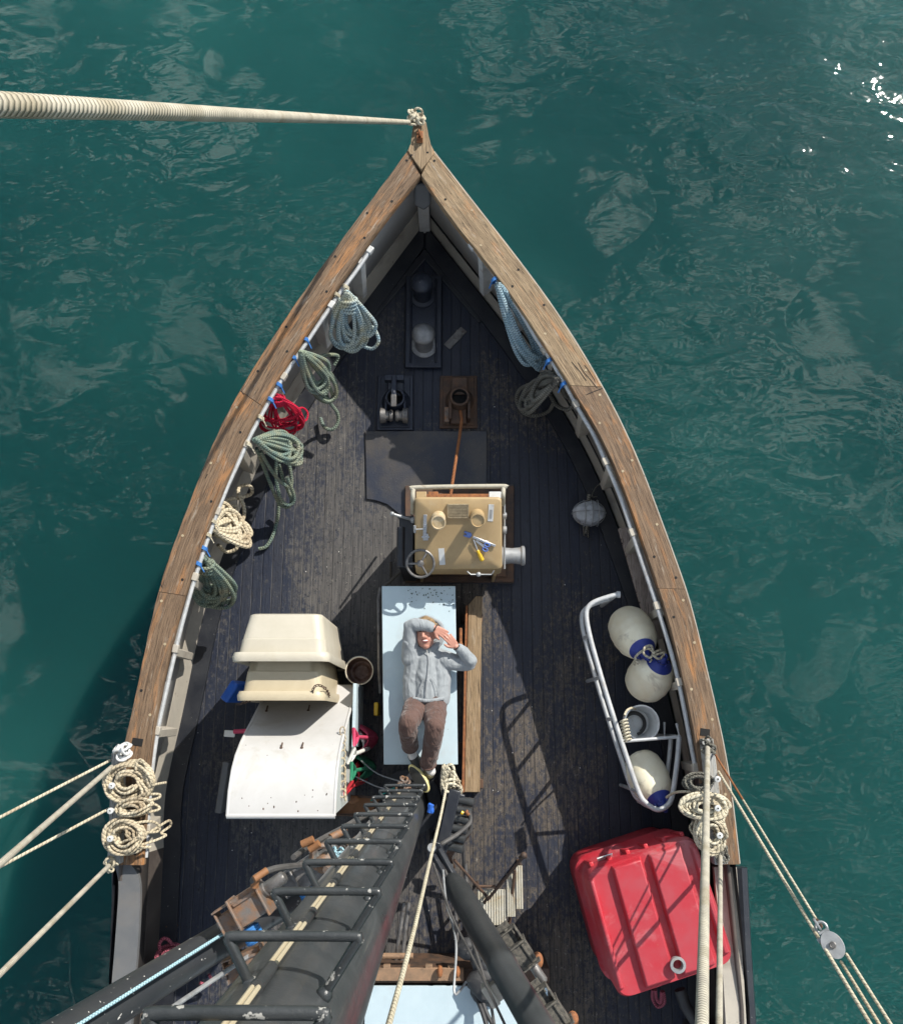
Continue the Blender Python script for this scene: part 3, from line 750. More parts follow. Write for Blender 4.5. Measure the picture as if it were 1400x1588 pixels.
# ------------------------------------------------------------------ windlass
t = thing('windlass', 'tan painted anchor windlass with handwheel and grey warping drum on the foredeck', 'windlass', P(711, 840, .02))
b = B()
b.prism([P(x, y, .07) for x, y in ((628, 753), (797, 753), (797, 903), (628, 903))], .024, .075)
b.prism([P(x, y, .075) for x, y in ((640, 765), (785, 765), (785, 895), (640, 895))], .075, .1)
obj('bed_plate', b, M['rust_dark'], t, bevel=.008)
ZF, ZA = 1.3, 1.0
def pf(px, py):    # point on sloping lid
    k = (py - 770) / (885 - 770); return P(px, py, ZF + (ZA - ZF) * k)
TLc, TRc, BRc, BLc = pf(643, 772), pf(778, 772), pf(779, 884), pf(643, 884)
slope_n = (TRc - TLc).cross(BLc - TLc).normalized()
if slope_n.z < 0: slope_n = -slope_n
xd = (TRc - TLc).normalized(); yd = slope_n.cross(xd).normalized()   # yd points to bow (up slope)
def rr_poly(corners, rad=.03, k=4):
    out = []
    n = len(corners)
    for i in range(n):
        p = corners[i]; a = corners[i - 1]; c = corners[(i + 1) % n]
        da = (a - p).normalized() * rad; dc = (c - p).normalized() * rad
        for j in range(k + 1):
            s_ = j / k
            out.append((p + da) * (1 - s_) ** 2 + p * 2 * s_ * (1 - s_) + (p + dc) * s_ ** 2)
    return out
b = B()
top = rr_poly([TLc, TRc, BRc, BLc], .035)
cen = (TLc + TRc + BRc + BLc) / 4
def shr(L, k, dz): return [cen + (p - cen) * k + slope_n * dz for p in L]
b.loft([[Vector((p.x, p.y, p.z - .24)) for p in top], [p - slope_n * .03 for p in top], shr(top, .985, -.008), shr(top, .955, .0), shr(top, .6, .004)], 0, True, False, True)
lid = obj('lid', b, M['gold'], t, ang=60)
b = B()
for sx, mi in ((TLc.x + .03, 0), (TRc.x - .03, 0)):
    y0, y1 = BLc.y + .03, TLc.y - .02
    b.loft([[(sx + d, y0, .1), (sx + d, y1, .1), (sx + d, y1, ZF - .08), (sx + d, y0, ZA - .08)] for d in (-.015, .015)], 0, True, True, True)
b.box(((TLc.x + TRc.x) / 2, (TLc.y + BLc.y) / 2, .3), (.5, .4, .4), mi=1)
for k in range(3): b.cyl((TLc.x + .1, TLc.y - .1 - .12 * k, .4 - .04 * k), (TRc.x - .1, TLc.y - .1 - .12 * k, .4 - .04 * k), .07, mi=1)
obj('gear_housing', b, [M['gold'], M['rust_dark']], t, bevel=.006)
# front gear ledge
b = B()
fy = TLc.y + .02
for x0, x1, mi in ((645, 662, 0), (664, 680, 1), (757, 777, 2)):
    b.box((P((x0 + x1) / 2, 765, 1.05).x, fy + .05, 1.08), ((x1 - x0) / 187, .07, .05), mi=mi)
b.box(((TLc.x + TRc.x) / 2, fy + .04, 1.0), (.72, .09, .05), mi=1)
obj('front_ledge', b, [M['gold'], M['rust'], M['white_paint']], t, bevel=.005)
# guard bar
b = B(); z = 1.24
b.tube(catmull([P(640, 795, 1.05), P(640, 775, z), P(641, 760, z), P(648, 756, z), P(775, 754, z), P(780, 757, z), P(780, 770, z), P(780, 782, 1.05)], 5), .02, 10)
obj('guard_bar', b, M['bar_paint'], t)
# two filler posts standing square to the lid
for px, py, mt in ((688 - 0, 803, 'cream_plastic'), (741, 800, 'gold')):
    base = pf(px - (8 if px < 700 else 1), py)
    b = B(); b.lathe(base - slope_n * .01, base + slope_n, [(0, .068), (.02, .062), (.15, .058), (.158, .064), (.175, .064), (.178, .054), (.168, .05), (.166, 0)], 28)
    obj('filler_post', b, M[mt] if mt == 'gold' else worn('dusty_post', (.55, .45, .3), (.4, .29, .15), .5, 20, .7), lid)
# maker's plate: raised rim and raised illegible lettering lines
b = B(); pc = pf(710, 792); RM = Matrix((xd, yd, slope_n)).transposed()
def onlid(px, py, w, h, th=.008, mi=0, rz=0, bb=None):
    c = pf(px, py); bb.box(c + slope_n * (th / 2 + .004), (w, h, th), RM @ Matrix.Rotation(rz, 3, 'Z'), mi); return c
onlid(710, 792, .185, .125, .014, 0, 0, b)
for dy in (-.056, .056): b.box(pc + slope_n * .02 + yd * dy, (.185, .008, .008), RM, 1)
for dx in (-.088, .088): b.box(pc + slope_n * .02 + xd * dx, (.008, .12, .008), RM, 1)
r_ = random.Random(5)
for row in range(4):
    x = -.07
    while x < .068:
        wl = r_.uniform(.006, .012)
        b.box(pc + slope_n * .02 + xd * (x + wl / 2) + yd * (.038 - row * .025), (wl, .012, .007), RM, 1); x += wl + .005
obj('maker_plate', b, [M['brass_plate'], M['brass_plate']], lid)
for px, py, w_, h_, rz in ((761, 795, .045, .15, R(-3)), (685, 863, .05, .15, R(4))):
    b = B(); onlid(px, py, w_, h_, .003, 0, rz, b); 
    if px > 700: onlid(px, py + 2, .022, .08, .005, 1, rz, b)
    obj('tape_strip', b, [M['white_paint'], M['galv']], lid)
# hasp
b = B(); c = onlid(659, 815, .03, .2, .012, 0, R(-2), b); onlid(660, 832, .045, .06, .02, 0, 0, b)
b.cyl(pf(654, 832) + slope_n * .02, pf(666, 832) + slope_n * .02, .008)
obj('hasp', b, M['chrome'], lid, bevel=.003)
b = B(); b.tube([pf(656, 820) + slope_n * .01, pf(645, 820) + slope_n * .02, pf(643, 823)], .006, 6); b.cyl(pf(643, 815) , pf(643, 826), .012); obj('hinge', b, M['galv'], lid)
# warping drum (starboard) and stub (port)
zc = .66
c = P(783, 862, zc)
b = B(); b.lathe(c - Vector((.06, 0, 0)), c + Vector((1, 0, 0)), [(0, .1), (.03, .1), (.04, .078), (.12, .07), (.2, .078), (.21, .09), (.232, .092), (.24, .08), (.242, 0)], 28)
obj('warping_drum', b, M['galv'], t)
c = P(642, 864, zc)
b = B(); b.lathe(c + Vector((.02, 0, 0)), c + Vector((-1, 0, 0)), [(0, .04), (.08, .04), (.085, .06), (.18, .06), (.185, .0)], 20)
obj('shaft_stub', b, M['worn_steel'], t)
b = B(); a_ = P(619, 800, .9); c_2 = P(641, 880, .9); b.box(((a_.x + c_2.x) / 2, (a_.y + c_2.y) / 2, .5), (c_2.x - a_.x, a_.y - c_2.y, .8)); b.cyl((a_.x + .02, a_.y - .1, .88), (a_.x + .02, c_2.y, .88), .04, seg=14)
obj('side_gear', b, M['black_paint'], t, bevel=.01)
# handwheel
c = P(652, 874, 1.06)
b = B(); n_ = Vector((.05, -.25, 1)).normalized()
b.torus(c, .118, .0115, n_, 40); b.lathe(c - n_ * .03, c + n_, [(0, .03), (.05, .03), (.055, .018), (.057, 0)], 16)
u = n_.orthogonal().normalized(); v = n_.cross(u)
for a in (R(15), R(135), R(255)):
    dv = (u * math.cos(a) + v * math.sin(a)); b.cyl(c, c + dv * .116, .011, .008, 8)
b.cyl(c, c - n_ * .35, .014, seg=8)
obj('handwheel', b, M['worn_steel'], t)
# lever and linkage on the port side
b = B()
b.cyl(P(608, 797, .95), P(641, 807, .9), .013, seg=8); b.ball(P(608, 797, .95), .022); b.ball(P(641, 807, .9), .03); b.cyl(P(622, 800, .73), P(622, 806, .3), .012, seg=8)
b.cyl(P(637, 807, .7), P(638, 822, .3), .02, seg=8)
obj('lever', b, M['galv'], t)
b = B(); b.tube(catmull([P(624, 806, .6), P(632, 830, .45), P(636, 858, .35)], 5), .013, 8); b.tube([P(622, 830, .4), P(620, 890, .15)], .012, 8); b.tube([P(606, 870, .3), P(606, 898, .1)], .013, 8); b.tube([P(622, 884, .2), P(604, 902, .1), P(594, 910, .08)], .018, 8)
obj('linkage', b, M['hose'], t)
# latch handle on the aft edge
b = B(); b.tube([pf(724, 886) + Vector((0, -.0, 0)), pf(730, 891), pf(762, 891), pf(766, 885)], .006, 6); b.ball(pf(742, 889) + Vector((0, -.01, 0)), .022, (1, 1, .8))
obj('latch', b, M['galv'], lid)
b = B()
for py, r__ in ((800, .03), (822, .035)):
    c = P(780, py, 1.0); b.cyl(c, c + Vector((.03, 0, 0)), r__)
b.cyl(P(782, 782, 1.05), P(782, 882, .85), .01, seg=8)
obj('side_fitting', b, M['galv'], t)

# tools on lid
def lidp(px, py, h=.012): return pf(px, py) + slope_n * h
t = thing('adjustable_wrench', 'blue and steel adjustable wrench lying on the tan windlass lid', 'wrench', lidp(745, 838))
b = B(); a = lidp(733, 832, .014); c = lidp(768, 846, .014); dr = (c - a).normalized()
ax = math.atan2(dr.dot(yd), dr.dot(xd)); W = RM @ Matrix.Rotation(ax, 3, 'Z')
b.box((a + c) / 2, ((c - a).length, .022, .012), W); obj('handle', b, M['chrome'], t, bevel=.004)
b = B(); hd = lidp(727, 829, .016)
b.lathe(hd - slope_n * .01, hd + slope_n, [(0, .026), (.018, .026), (.02, 0)], 6); b.box(hd + W @ Vector((-.03, .012, 0)), (.035, .018, .016), W); b.box(hd + W @ Vector((-.025, -.018, 0)), (.03, .014, .016), W)
obj('jaw', b, M['blue_tool'], t, bevel=.002)
t = thing('screwdriver', 'screwdriver with yellow handle, tip under the wrench head on the tan lid', 'screwdriver', lidp(742, 855))
b = B(); b.cyl(lidp(734, 836, .025), lidp(740, 852, .02), .006, seg=8); obj('shaft', b, M['chrome'], t)
b = B(); b.lathe(lidp(740, 852, .02), lidp(748, 869, .02), [(0, .008), (.01, .015), (.03, .013), (.05, .018), (.1, .019), (.108, .012), (.11, 0)], 8); obj('handle', b, M['yellow_pl'], t)
t = thing('scissors', 'blue handled shears beside the yellow screwdriver on the tan lid', 'shears', lidp(750, 845))
b = B(); b.slab([lidp(736, 838, .02), lidp(739, 837, .02), lidp(752, 845, .02), lidp(750, 849, .02)], .005); obj('blade', b, M['chrome'], t)
for px, py in ((755, 844), (752, 851)):
    b = B(); b.torus(lidp(px, py, .02), .022, .007, slope_n, 20, 6, sy=.7, xd=(1, -.4, 0)); obj('handle', b, M['blue_tool'], t)

# ------------------------------------------------------------------ work table (pale blue board)
TZ = .75
tb = thing('work_table', 'pale blue board table with a person lying on it', 'table', P(650, 1048, 0))
q = [P(592, 909, TZ), P(706, 909, TZ), P(710, 1186, TZ), P(595, 1186, TZ)]
b = B(); b.slab(q, .03); obj('tabletop', b, M['blue_board'], tb, bevel=.004)
b = B()
b.slab([P(612, 925, .7), P(700, 925, .7), P(703, 1170, .7), P(612, 1170, .7)], .04)
for (x0, y0, x1, y1) in ((612, 930, 700, 930), (612, 1168, 703, 1168)): b.cyl(P(x0, y0, .3), P(x1, y1, .3), .02, seg=8)
obj('frame', b, M['black_paint'], tb)
for x, y in ((612, 930), (698, 930), (612, 1168), (700, 1168)):
    b = B(); p = P(x, y, .66); b.box((p.x, p.y, .33), (.05, .05, .66)); obj('leg', b, M['black_paint'], tb)
# dark winch box under the table
b = B(); c = P(655, 1040, .0); b.box((c.x, c.y, .26), (.45, 1.1, .5))
obj('storage_box', b, M['black_paint'], bevel=.02, label='black steel box stowed beneath the pale blue table', cat='box')
# grey-green weed scraps on the board
r_ = random.Random(11); b = B()
for k in range(46):
    px = r_.uniform(632, 703); py = 912 + abs(r_.gauss(0, 13)) if k % 3 else r_.uniform(912, 938)
    c = P(px, py, TZ + .003); s_ = r_.uniform(.003, .009)
    b.box(c, (s_ * 1.8, s_, .004), (0, 0, r_.uniform(0, 3)))
obj('weed_scraps', b, worn('weed', (.02, .05, .02), (.03, .03, .02)), kind='stuff', label='dark green weed scraps scattered on the shaded end of the pale blue board', cat='debris')

# pipe beside table
b = B(); b.tube([P(590, 912, .3), P(587, 930, .35), P(588, 1040, .35), P(590, 1075, .3)], .018, 8)
obj('pipe', b, M['worn_steel'], label='thin grey pipe running along the left edge of the pale blue table', cat='pipe')

# timber beam and steel angle
b = B()
q = [P(726, 938, .28), P(738, 924, .28), P(748, 925, .28), P(746, 1010, .28), P(744, 1229, .28), P(720, 1229, .28)]
b.slab(q, .1)
for f in b.bm.faces:
    for l in f.loops: l[b.uv].uv = (l.vert.co.y, l.vert.co.x)
obj('timber_beam', b, M['timber'], bevel=.006, label='long light brown timber beam with a cut corner lying right of the table', cat='timber')
b = B(); z = .3
b.slab([P(722, 940, z), P(725, 938, z), P(720, 1229, z), P(716, 1229, z)], .14)
obj('steel_angle', b, M['rust'], label='thin rust red steel bar along the left side of the light brown timber beam', cat='steel bar')
b = B()
for py in (1000, 1160): 
    c = P(722, py, .08); b.box(c, (.2, .1, .17))
for py in (960, 1215):
    c = P(732, py, .08); b.box(c, (.2, .08, .17))
obj('timber_block', b, M['rust_dark'], bevel=.005, label='dark wooden bearers under the long timber beam', cat='block')

# ------------------------------------------------------------------ rope hanks
def hank_pts(tie, bot, w, n, seed, spread=.04, bow=0.0, fan=.25):
    r = random.Random(seed)
    a = bot - tie; L = a.length; a.normalize()
    s_ = a.cross(UP); s_.normalize(); nn = s_.cross(a)
    if nn.z < 0: nn = -nn
    pts = []
    for k in range(n):
        Lk = L * r.uniform(1 - fan, 1.03); wk = w * r.uniform(.35, 1.0); off = r.uniform(-.3, .3) * w; lift = r.uniform(0, spread)
        sk = r.uniform(-.25, .25); sgn = 1
        for j in range(9):
            ang = 2 * math.pi * j / 9
            al = (1 - math.cos(ang)) / 2; ac = math.sin(ang) * (.25 + .95 * al)
            p = tie + a * (al * Lk + r.uniform(-.01, .01)) + s_ * (ac * wk * sgn + al * (off + sk * w) + r.uniform(-.006, .006)) + nn * (lift * (.3 + al) + bow * math.sin(al * math.pi) + (k % 3) * .012)
            p.z = max(p.z, .03)
            pts.append(p)
    return pts, a, s_, nn, L
def hank(name, mat, tie, bot, w, n, r, seed, label, cat='rope', tail=None, ties=(), spread=.05, wrap=None, bow=0, fan=.25, group=None, tiemat=None, loops=None):
    t = thing(name, label, cat, Vector((bot.x, bot.y, min(bot.z, tie.z))), group)
    pts, a, s_, nn, L = hank_pts(tie, bot, w, n, seed, spread, bow, fan)
    if tail: pts = pts + [Vector(p) for p in tail]
    b = B(); b.tube(catmull(pts, 4), r, 7)
    obj('rope', b, M[mat], t)
    if loops:
        b = B()
        for lp in loops: b.tube(catmull(lp, 6), r, 7)
        obj('loop', b, M[mat], t)
    if wrap:
        f, turns, rad = wrap
        b = B(); wp = []
        for i in range(int(turns * 10) + 1):
            an = 2 * math.pi * i / 10; al = f * L + (i / 10) * r * 2.0
            wp.append(tie + a * al + s_ * math.cos(an) * rad + nn * (math.sin(an) * rad * .8 + .015))
        b.tube(catmull(wp, 2), r, 7); obj('wrap', b, M[mat], t)
    for (x, y, z) in ties:
        c = P(x, y, z); b = B()
        for k in range(3): b.torus(c + Vector((0, (k - 1) * .012, 0)), .032, .007, Vector((.45, .9 if x < 700 else -.9, 0)) * 1.0 if x < 700 else Vector((-.5, .85, 0)), 14, 6)
        b.tube([c, c + Vector((.03 if x < 700 else -.03, -.03, .0)), c + Vector((.05 if x < 700 else -.05, -.07, -.03))], .006, 6)
        obj('lashing', b, M[tiemat or 'r_cream'], t)
    return t
G = 'rope hanks tied to the handrails inside the bulwarks'
z_ = zr
hank('rope_hank', 'r_bluew', P(538, 452, 1.28), P(550, 538, .75), .2, 17, .018, 1, 'pale blue and white rope hank hanging nearest the bow on the left rail', ties=((536, 446, zr(446) - .05), (522, 458, zr(458) - .06)), wrap=(.1, 4, .075), group=G, fan=.35,
     loops=[[P(566, 500, .95), P(580, 510, .9), P(587, 528, .85), P(578, 540, .8), P(563, 536, .8), P(556, 525, .85)]])
hank('rope_hank', 'r_green', P(466, 545, 1.2), P(514, 620, .45), .15, 13, .018, 2, 'grey green rope hank whose loose end curls like a hook on the deck', ties=((474, 527, zr(527) - .06), (455, 555, zr(555) - .06)), tiemat='r_blue_tie', group=G, fan=.45,
     loops=[[P(500, 590, .7), P(506, 612, .5), P(512, 625, .3), P(523, 640, .18), P(524, 655, .12), P(515, 666, .1), P(503, 662, .08), P(497, 648, .06)],
            [P(490, 555, .9), P(508, 550, .75), P(524, 552, .65), P(518, 566, .6)]])
hank('rope_hank', 'r_red', P(430, 612, 1.1), P(448, 672, .55), .26, 15, .0095, 3, 'bright red rope hank tied to the left rail, the only red one', ties=((432, 597, zr(597) - .06), (419, 620, zr(620) - .06)), tiemat='r_blue_tie', wrap=(.05, 4, .06), group=G, fan=.55,
     loops=[[P(455, 640, .85), P(468, 632, .75), P(477, 640, .7), P(474, 652, .7), P(462, 648, .75)]])
hank('rope_hank', 'r_green2', P(394, 682, 1.1), P(462, 705, .7), .15, 12, .018, 4, 'grey green rope hank just below the red one, its tail reaching down the deck', ties=((404, 648, zr(648) - .06), (386, 690, zr(690) - .06)), group=G, fan=.3,
     loops=[[P(404, 700, .95), P(420, 728, .7), P(436, 748, .5), P(452, 752, .4), P(446, 715, .55), P(430, 712, .6), P(428, 742, .45), P(436, 775, .3), P(450, 783, .25), P(456, 770, .3), P(445, 740, .5)],
            [P(398, 695, .95), P(412, 732, .6), P(424, 762, .35), P(434, 782, .2), P(446, 786, .2), P(452, 775, .25), P(440, 745, .4), P(432, 720, .5)],
            [P(432, 780, .15), P(431, 800, .08), P(427, 818, .05), P(421, 835, .04), P(412, 848, .04), P(401, 851, .04)]])
hank('rope_hank', 'r_natural', P(328, 822, 1.0), P(374, 812, .7), .24, 15, .018, 5, 'cream rope hank on the left rail, just above the lowest hank', ties=((330, 808, zr(808) - .06), (322, 829, zr(829) - .06)), group=G, fan=.35,
     loops=[[P(340, 800, .8), P(352, 776, .6), P(372, 772, .45), P(390, 765, .4), P(387, 753, .45), P(372, 755, .45), P(370, 767, .5), P(378, 785, .5), P(377, 805, .55), P(362, 822, .6), P(345, 832, .7), P(330, 828, .8)],
            [P(335, 825, .8), P(352, 840, .5), P(365, 835, .4), P(367, 850, .35), P(352, 856, .35), P(338, 845, .5)],
            [P(342, 835, .6), P(358, 812, .6), P(366, 790, .5), P(360, 785, .5), P(350, 800, .55), P(343, 818, .6)]])
hank('rope_hank', 'r_green2', P(316, 862, 1.0), P(338, 934, .4), .21, 16, .019, 6, 'grey green rope hank hanging lowest on the left rail, tied with blue twine', ties=((316, 850, zr(850) - .06), (307, 874, zr(874) - .06)), tiemat='r_blue_tie', group=G, fan=.4, wrap=(.12, 3, .07))
hank('rope_hank', 'r_blue', P(771, 441, 1.2), P(836, 566, .72), .16, 15, .02, 8, 'long pale blue rope hank slung along the right rail', ties=((767, 434, zr(434) - .05), (851, 560, zr(560) - .06)), tiemat='r_blue_tie', group=G, fan=.12)
hank('rope_hank', 'r_grey', P(868, 590, 1.1), P(815, 622, .35), .19, 9, .02, 9, 'dull grey rope hank with sprawling loops below the pale blue hank on the right rail', ties=((874, 596, zr(596) - .06),), tiemat='r_blue_tie', group=G, fan=.5,
     loops=[[P(845, 600, .5), P(822, 596, .35), P(805, 605, .1), P(801, 622, .05), P(812, 640, .04), P(830, 645, .04), P(850, 638, .05), P(858, 625, .2)],
            [P(870, 595, .9), P(876, 612, .7), P(888, 625, .7), P(880, 635, .6), P(862, 628, .5), P(852, 610, .5)]])
# small chain/line on port rail & stray line on starboard rail
b = B(); b.tube(catmull([P(950, 733, 1.0), P(935, 740, .6), P(930, 750, .3), P(922, 758, .1), P(918, 770, .1), P(926, 770, .12)], 6), .006, 6)
obj('twine', b, M['r_grey'], label='loose grey twine hanging from the right rail above the wire wrapped float', cat='twine')

# ------------------------------------------------------------------ float (wire-wrapped) on starboard deck
t = thing('net_float', 'grey angular float bound with straps lying on the deck by the right rail', 'float', P(913, 800, 0))
b = B(); c = P(913, 796, .14)
g = bmesh.ops.create_icosphere(b.bm, subdivisions=2, radius=1, matrix=Matrix.Translation(c) @ Matrix.Diagonal((.16, .125, .12, 1)))
r_ = random.Random(3)
for v in b.bm.verts: v.co += Vector((r_.uniform(-1, 1), r_.uniform(-1, 1), r_.uniform(-1, 1))) * .012
obj('body', b, worn('float_grey', (.5, .52, .55), (.36, .38, .4), .5, 14, .7, 0, .6, dirt=(.12, .12, .12)), t, ang=15)
b = B()
for dx in (-.05, .02, .08): b.torus(c + Vector((dx, 0, 0)), .13, .005, (1, 0, 0), 24, 6)
b.torus(c, .168, .005, (0, 1, 0), 24, 6, sy=.75, xd=(1, 0, 0)); b.torus(c + Vector((0, 0, .01)), .16, .005, (0, 0, 1), 24, 6, sy=.8, xd=(1, 0, 0))
obj('strapping', b, M['galv'], t)
b = B(); b.cyl(c + Vector((0, .12, 0)), c + Vector((.01, .19, 0)), .02); b.tube([c + Vector((-.06, -.1, 0)), c + Vector((-.04, -.2, -.1)), c + Vector((0, -.22, -.1)), c + Vector((-.01, -.13, -.02))], .008, 6); b.cyl(c + Vector((-.02, -.12, 0)), c + Vector((-.03, -.19, -.05)), .014)
obj('eye', b, M['r_grey'], t)

# plank standing along the starboard side
b = B(); q = [P(955, 824, .12), P(980, 821, .12), P(1028, 990, .12), P(1005, 998, .12)]
q = [p + UP * .14 for p in q]; b.slab(q, .05)
for f in b.bm.faces:
    for l in f.loops: l[b.uv].uv = (l.vert.co.y, l.vert.co.x)
obj('plank', b, M['timber_grey'], bevel=.004, label='short grey brown plank on the deck against the right bulwark above the fenders', cat='plank')

# ------------------------------------------------------------------ fenders
def fender_at(p_cap, p_end, rad, label, first=None):
    """cylindrical fender from its blue cap end to its rounded end"""
    L = (p_end - p_cap).length
    if first is None:
        t = thing('fender', label, 'fender', p_cap, 'cream fenders with blue ends')
        b = B(); k = rad / .21
        a = (p_end - p_cap).normalized()
        prof = [(.0, .055), (.03, .085), (.07, .115), (.075, .12), (.12, .15), (.2, .185), (.21, .182), (.3, .2), (.31, .197), (.4, .2), (.41, .196), (.5, .185), (.56, .155), (.6, .1), (.62, .04), (.622, 0)]
        sc = L / .622
        prof = [(u * sc, r * rad / .2) for u, r in prof]
        b.lathe(p_cap, p_end, prof, 32, mis=[1, 1, 1] + [0] * 12)
        obj('body', b, [M['fender'], M['fender_blue']], t, ang=60)
        b = B(); b.lathe(p_cap - a * .06, p_cap, [(0, .0), (.0, .03), (.03, .034), (.06, .05)], 14); n2 = a.orthogonal()
        for q in range(6):
            dv = Matrix.Rotation(q * math.pi / 3, 3, a) @ n2.normalized()
            b.box(p_cap + dv * .06 + a * .01, (.012, .05, .012), a.to_track_quat('Y', 'Z').to_matrix())
        b.torus(p_cap - a * .06, .022, .009, n2, 16, 6)
        obj('eye_end', b, M['fender_blue'], t)
        return t
f1 = fender_at(P(1000, 1014, .8), P(966, 955, .42), .2, 'cream fender with blue end pointing down toward its neighbour, the highest of three')
fender_at(P(1026, 1024, .8), P(992, 1072, .44), .2, 'cream fender with blue end pointing up right, middle of the three in the rail frame')
fender_at(P(1026, 1247, .72), P(988, 1172, .4), .18, 'cream fender with blue end at the very bottom of the tubular rail frame')
b = B()
kn = None
b.tube(catmull([P(990, 1030, 0.80), P(985, 1020, 0.80), P(995, 1010, 0.85), P(1005, 1006, 0.88), P(1012, 1012, 0.86), P(1008, 1020, 0.86), P(998, 1014, 0.88), P(1000, 1004, 0.90), P(1010, 1002, 0.88), P(1014, 1015, 0.86), P(1030, 1012, 0.86), P(1022, 1022, 0.86), P(1012, 1014, 0.87), P(1024, 1008, 0.85)], 5), .011, 7)
b.tube(catmull([P(985, 1020, 0.75), P(983, 1030, 0.70), P(992, 1038, 0.72), P(1003, 1036, 0.76), P(1010, 1022, 0.82)], 5), .009, 7)
obj('fender_lashing', b, M['r_cream'], label='white cord knotted between the blue ends of the two upper fenders', cat='cord')

# buckets
def bucket(name, c, r, h, mat, inner, label, content=None, handle=None):
    t = thing(name, label, 'bucket', c)
    b = B(); b.lathe(c, c + UP, [(0, 0), (0, r * .82), (h * .9, r * .97), (h * .905, r * 1.04), (h, r * 1.04), (h, r * .96), (.012, r * .79), (.012, 0)], 36, mis=[0, 0, 0, 0, 0, 1, 1])
    obj('pail', b, [mat, inner], t)
    if content:
        b = B(); b.lathe(c, c + UP, [(.02, 0), (.02, r * .6), (.045, r * .79), (.09, r * .83), (.09, r * .70), (.06, r * .5), (.055, 0)][1:], 36); 
        obj('residue', b, content, t)
    if handle:
        b = B(); b.torus(c + UP * h * .97, r * 1.05, .005, UP, 24, 6, a0=handle[0], a1=handle[1]); obj('handle', b, M['galv'], t)
    return t
bucket('muck_bucket', P(562, 1043, .05), .125, .3, worn('cream_pail', (.6, .55, .42), (.5, .44, .33), .5, 8), M['brown_muck'], 'round cream bucket with dried brown sludge inside, beside the stacked totes', M['brown_muck'], (0.2, 2.9))
bk = bucket('white_bucket', P(985, 1121, .3), .15, .3, M['white_bucket'], M['white_bucket'], 'white bucket holding a coil of wire inside the tubular rail frame', None, (R(180), R(300)))
b = B(); c = P(983, 1122, .33); b.torus(c, .1, .013, UP, 30, 7, a0=R(-120), a1=R(150)); b.torus(c + UP * .02, .085, .01, UP, 30, 7, a0=R(-100), a1=R(120)); 
obj('wire_coil', b, M['hose'], label='small dark wire coil lying inside the white bucket', cat='wire')

# ------------------------------------------------------------------ tubular rail frame
t = thing('tubular_frame', 'white tubular rail frame standing on the right deck around the fenders', 'rail frame', P(960, 1120, 0))
FT, FB = .82, .52
def frame_pts(z):
    return [P(956, 922, z), P(930, 930, z), P(915, 938, z), P(909, 952, z), P(914, 985, z), P(932, 1050, z), P(952, 1115, z), P(970, 1170, z), P(990, 1228, z), P(1002, 1246, z), P(1020, 1256, z), P(1036, 1248, z), P(1043, 1230, z), P(1050, 1180, z), P(1053, 1143, z)]
ft = frame_pts(FT)
b = B(); b.tube(catmull(ft, 6), .022, 10); b.cyl(ft[0], ft[0] + Vector((.03, 0, 0)), .03)
obj('top_rail', b, M['alu'], t)
low = [Vector((p.x, p.y, FB)) for p in ft]
b = B(); b.tube(catmull(low, 6), .02, 10); obj('lower_rail', b, M['alu'], t)
for i in (0, 4, 5, 6, 8, 10, 14):
    b = B(); p = ft[i]; b.cyl(p, (p.x, p.y, .0 if i in (0, 5, 8, 14, 10) else FB), .018, seg=8); obj('post', b, M['alu'], t)
b = B(); b.tube([P(963, 1150, FT), P(1053, 1143, FT), P(1049, 1122, FT)], .014, 8); obj('cross_bar', b, M['alu'], t)
b = B(); b.tube([P(965, 1150, FB), P(1030, 1143, FB), P(1030, 1120, FB)], .012, 8)
obj('cross_bar', b, M['alu'], t)
b = B()
for k in range(7): b.torus(P(967 + k * 1.0, 1118 + k * 5, .96) , .03, .009, Vector((.3, -.9, .2)), 12, 6)
b.tube(catmull([P(968, 1110, .95), P(972, 1102, .85), P(980, 1098, .7), P(985, 1100, .62)], 5), .01, 6)
obj('cord_wrap', b, M['r_cream'], t)

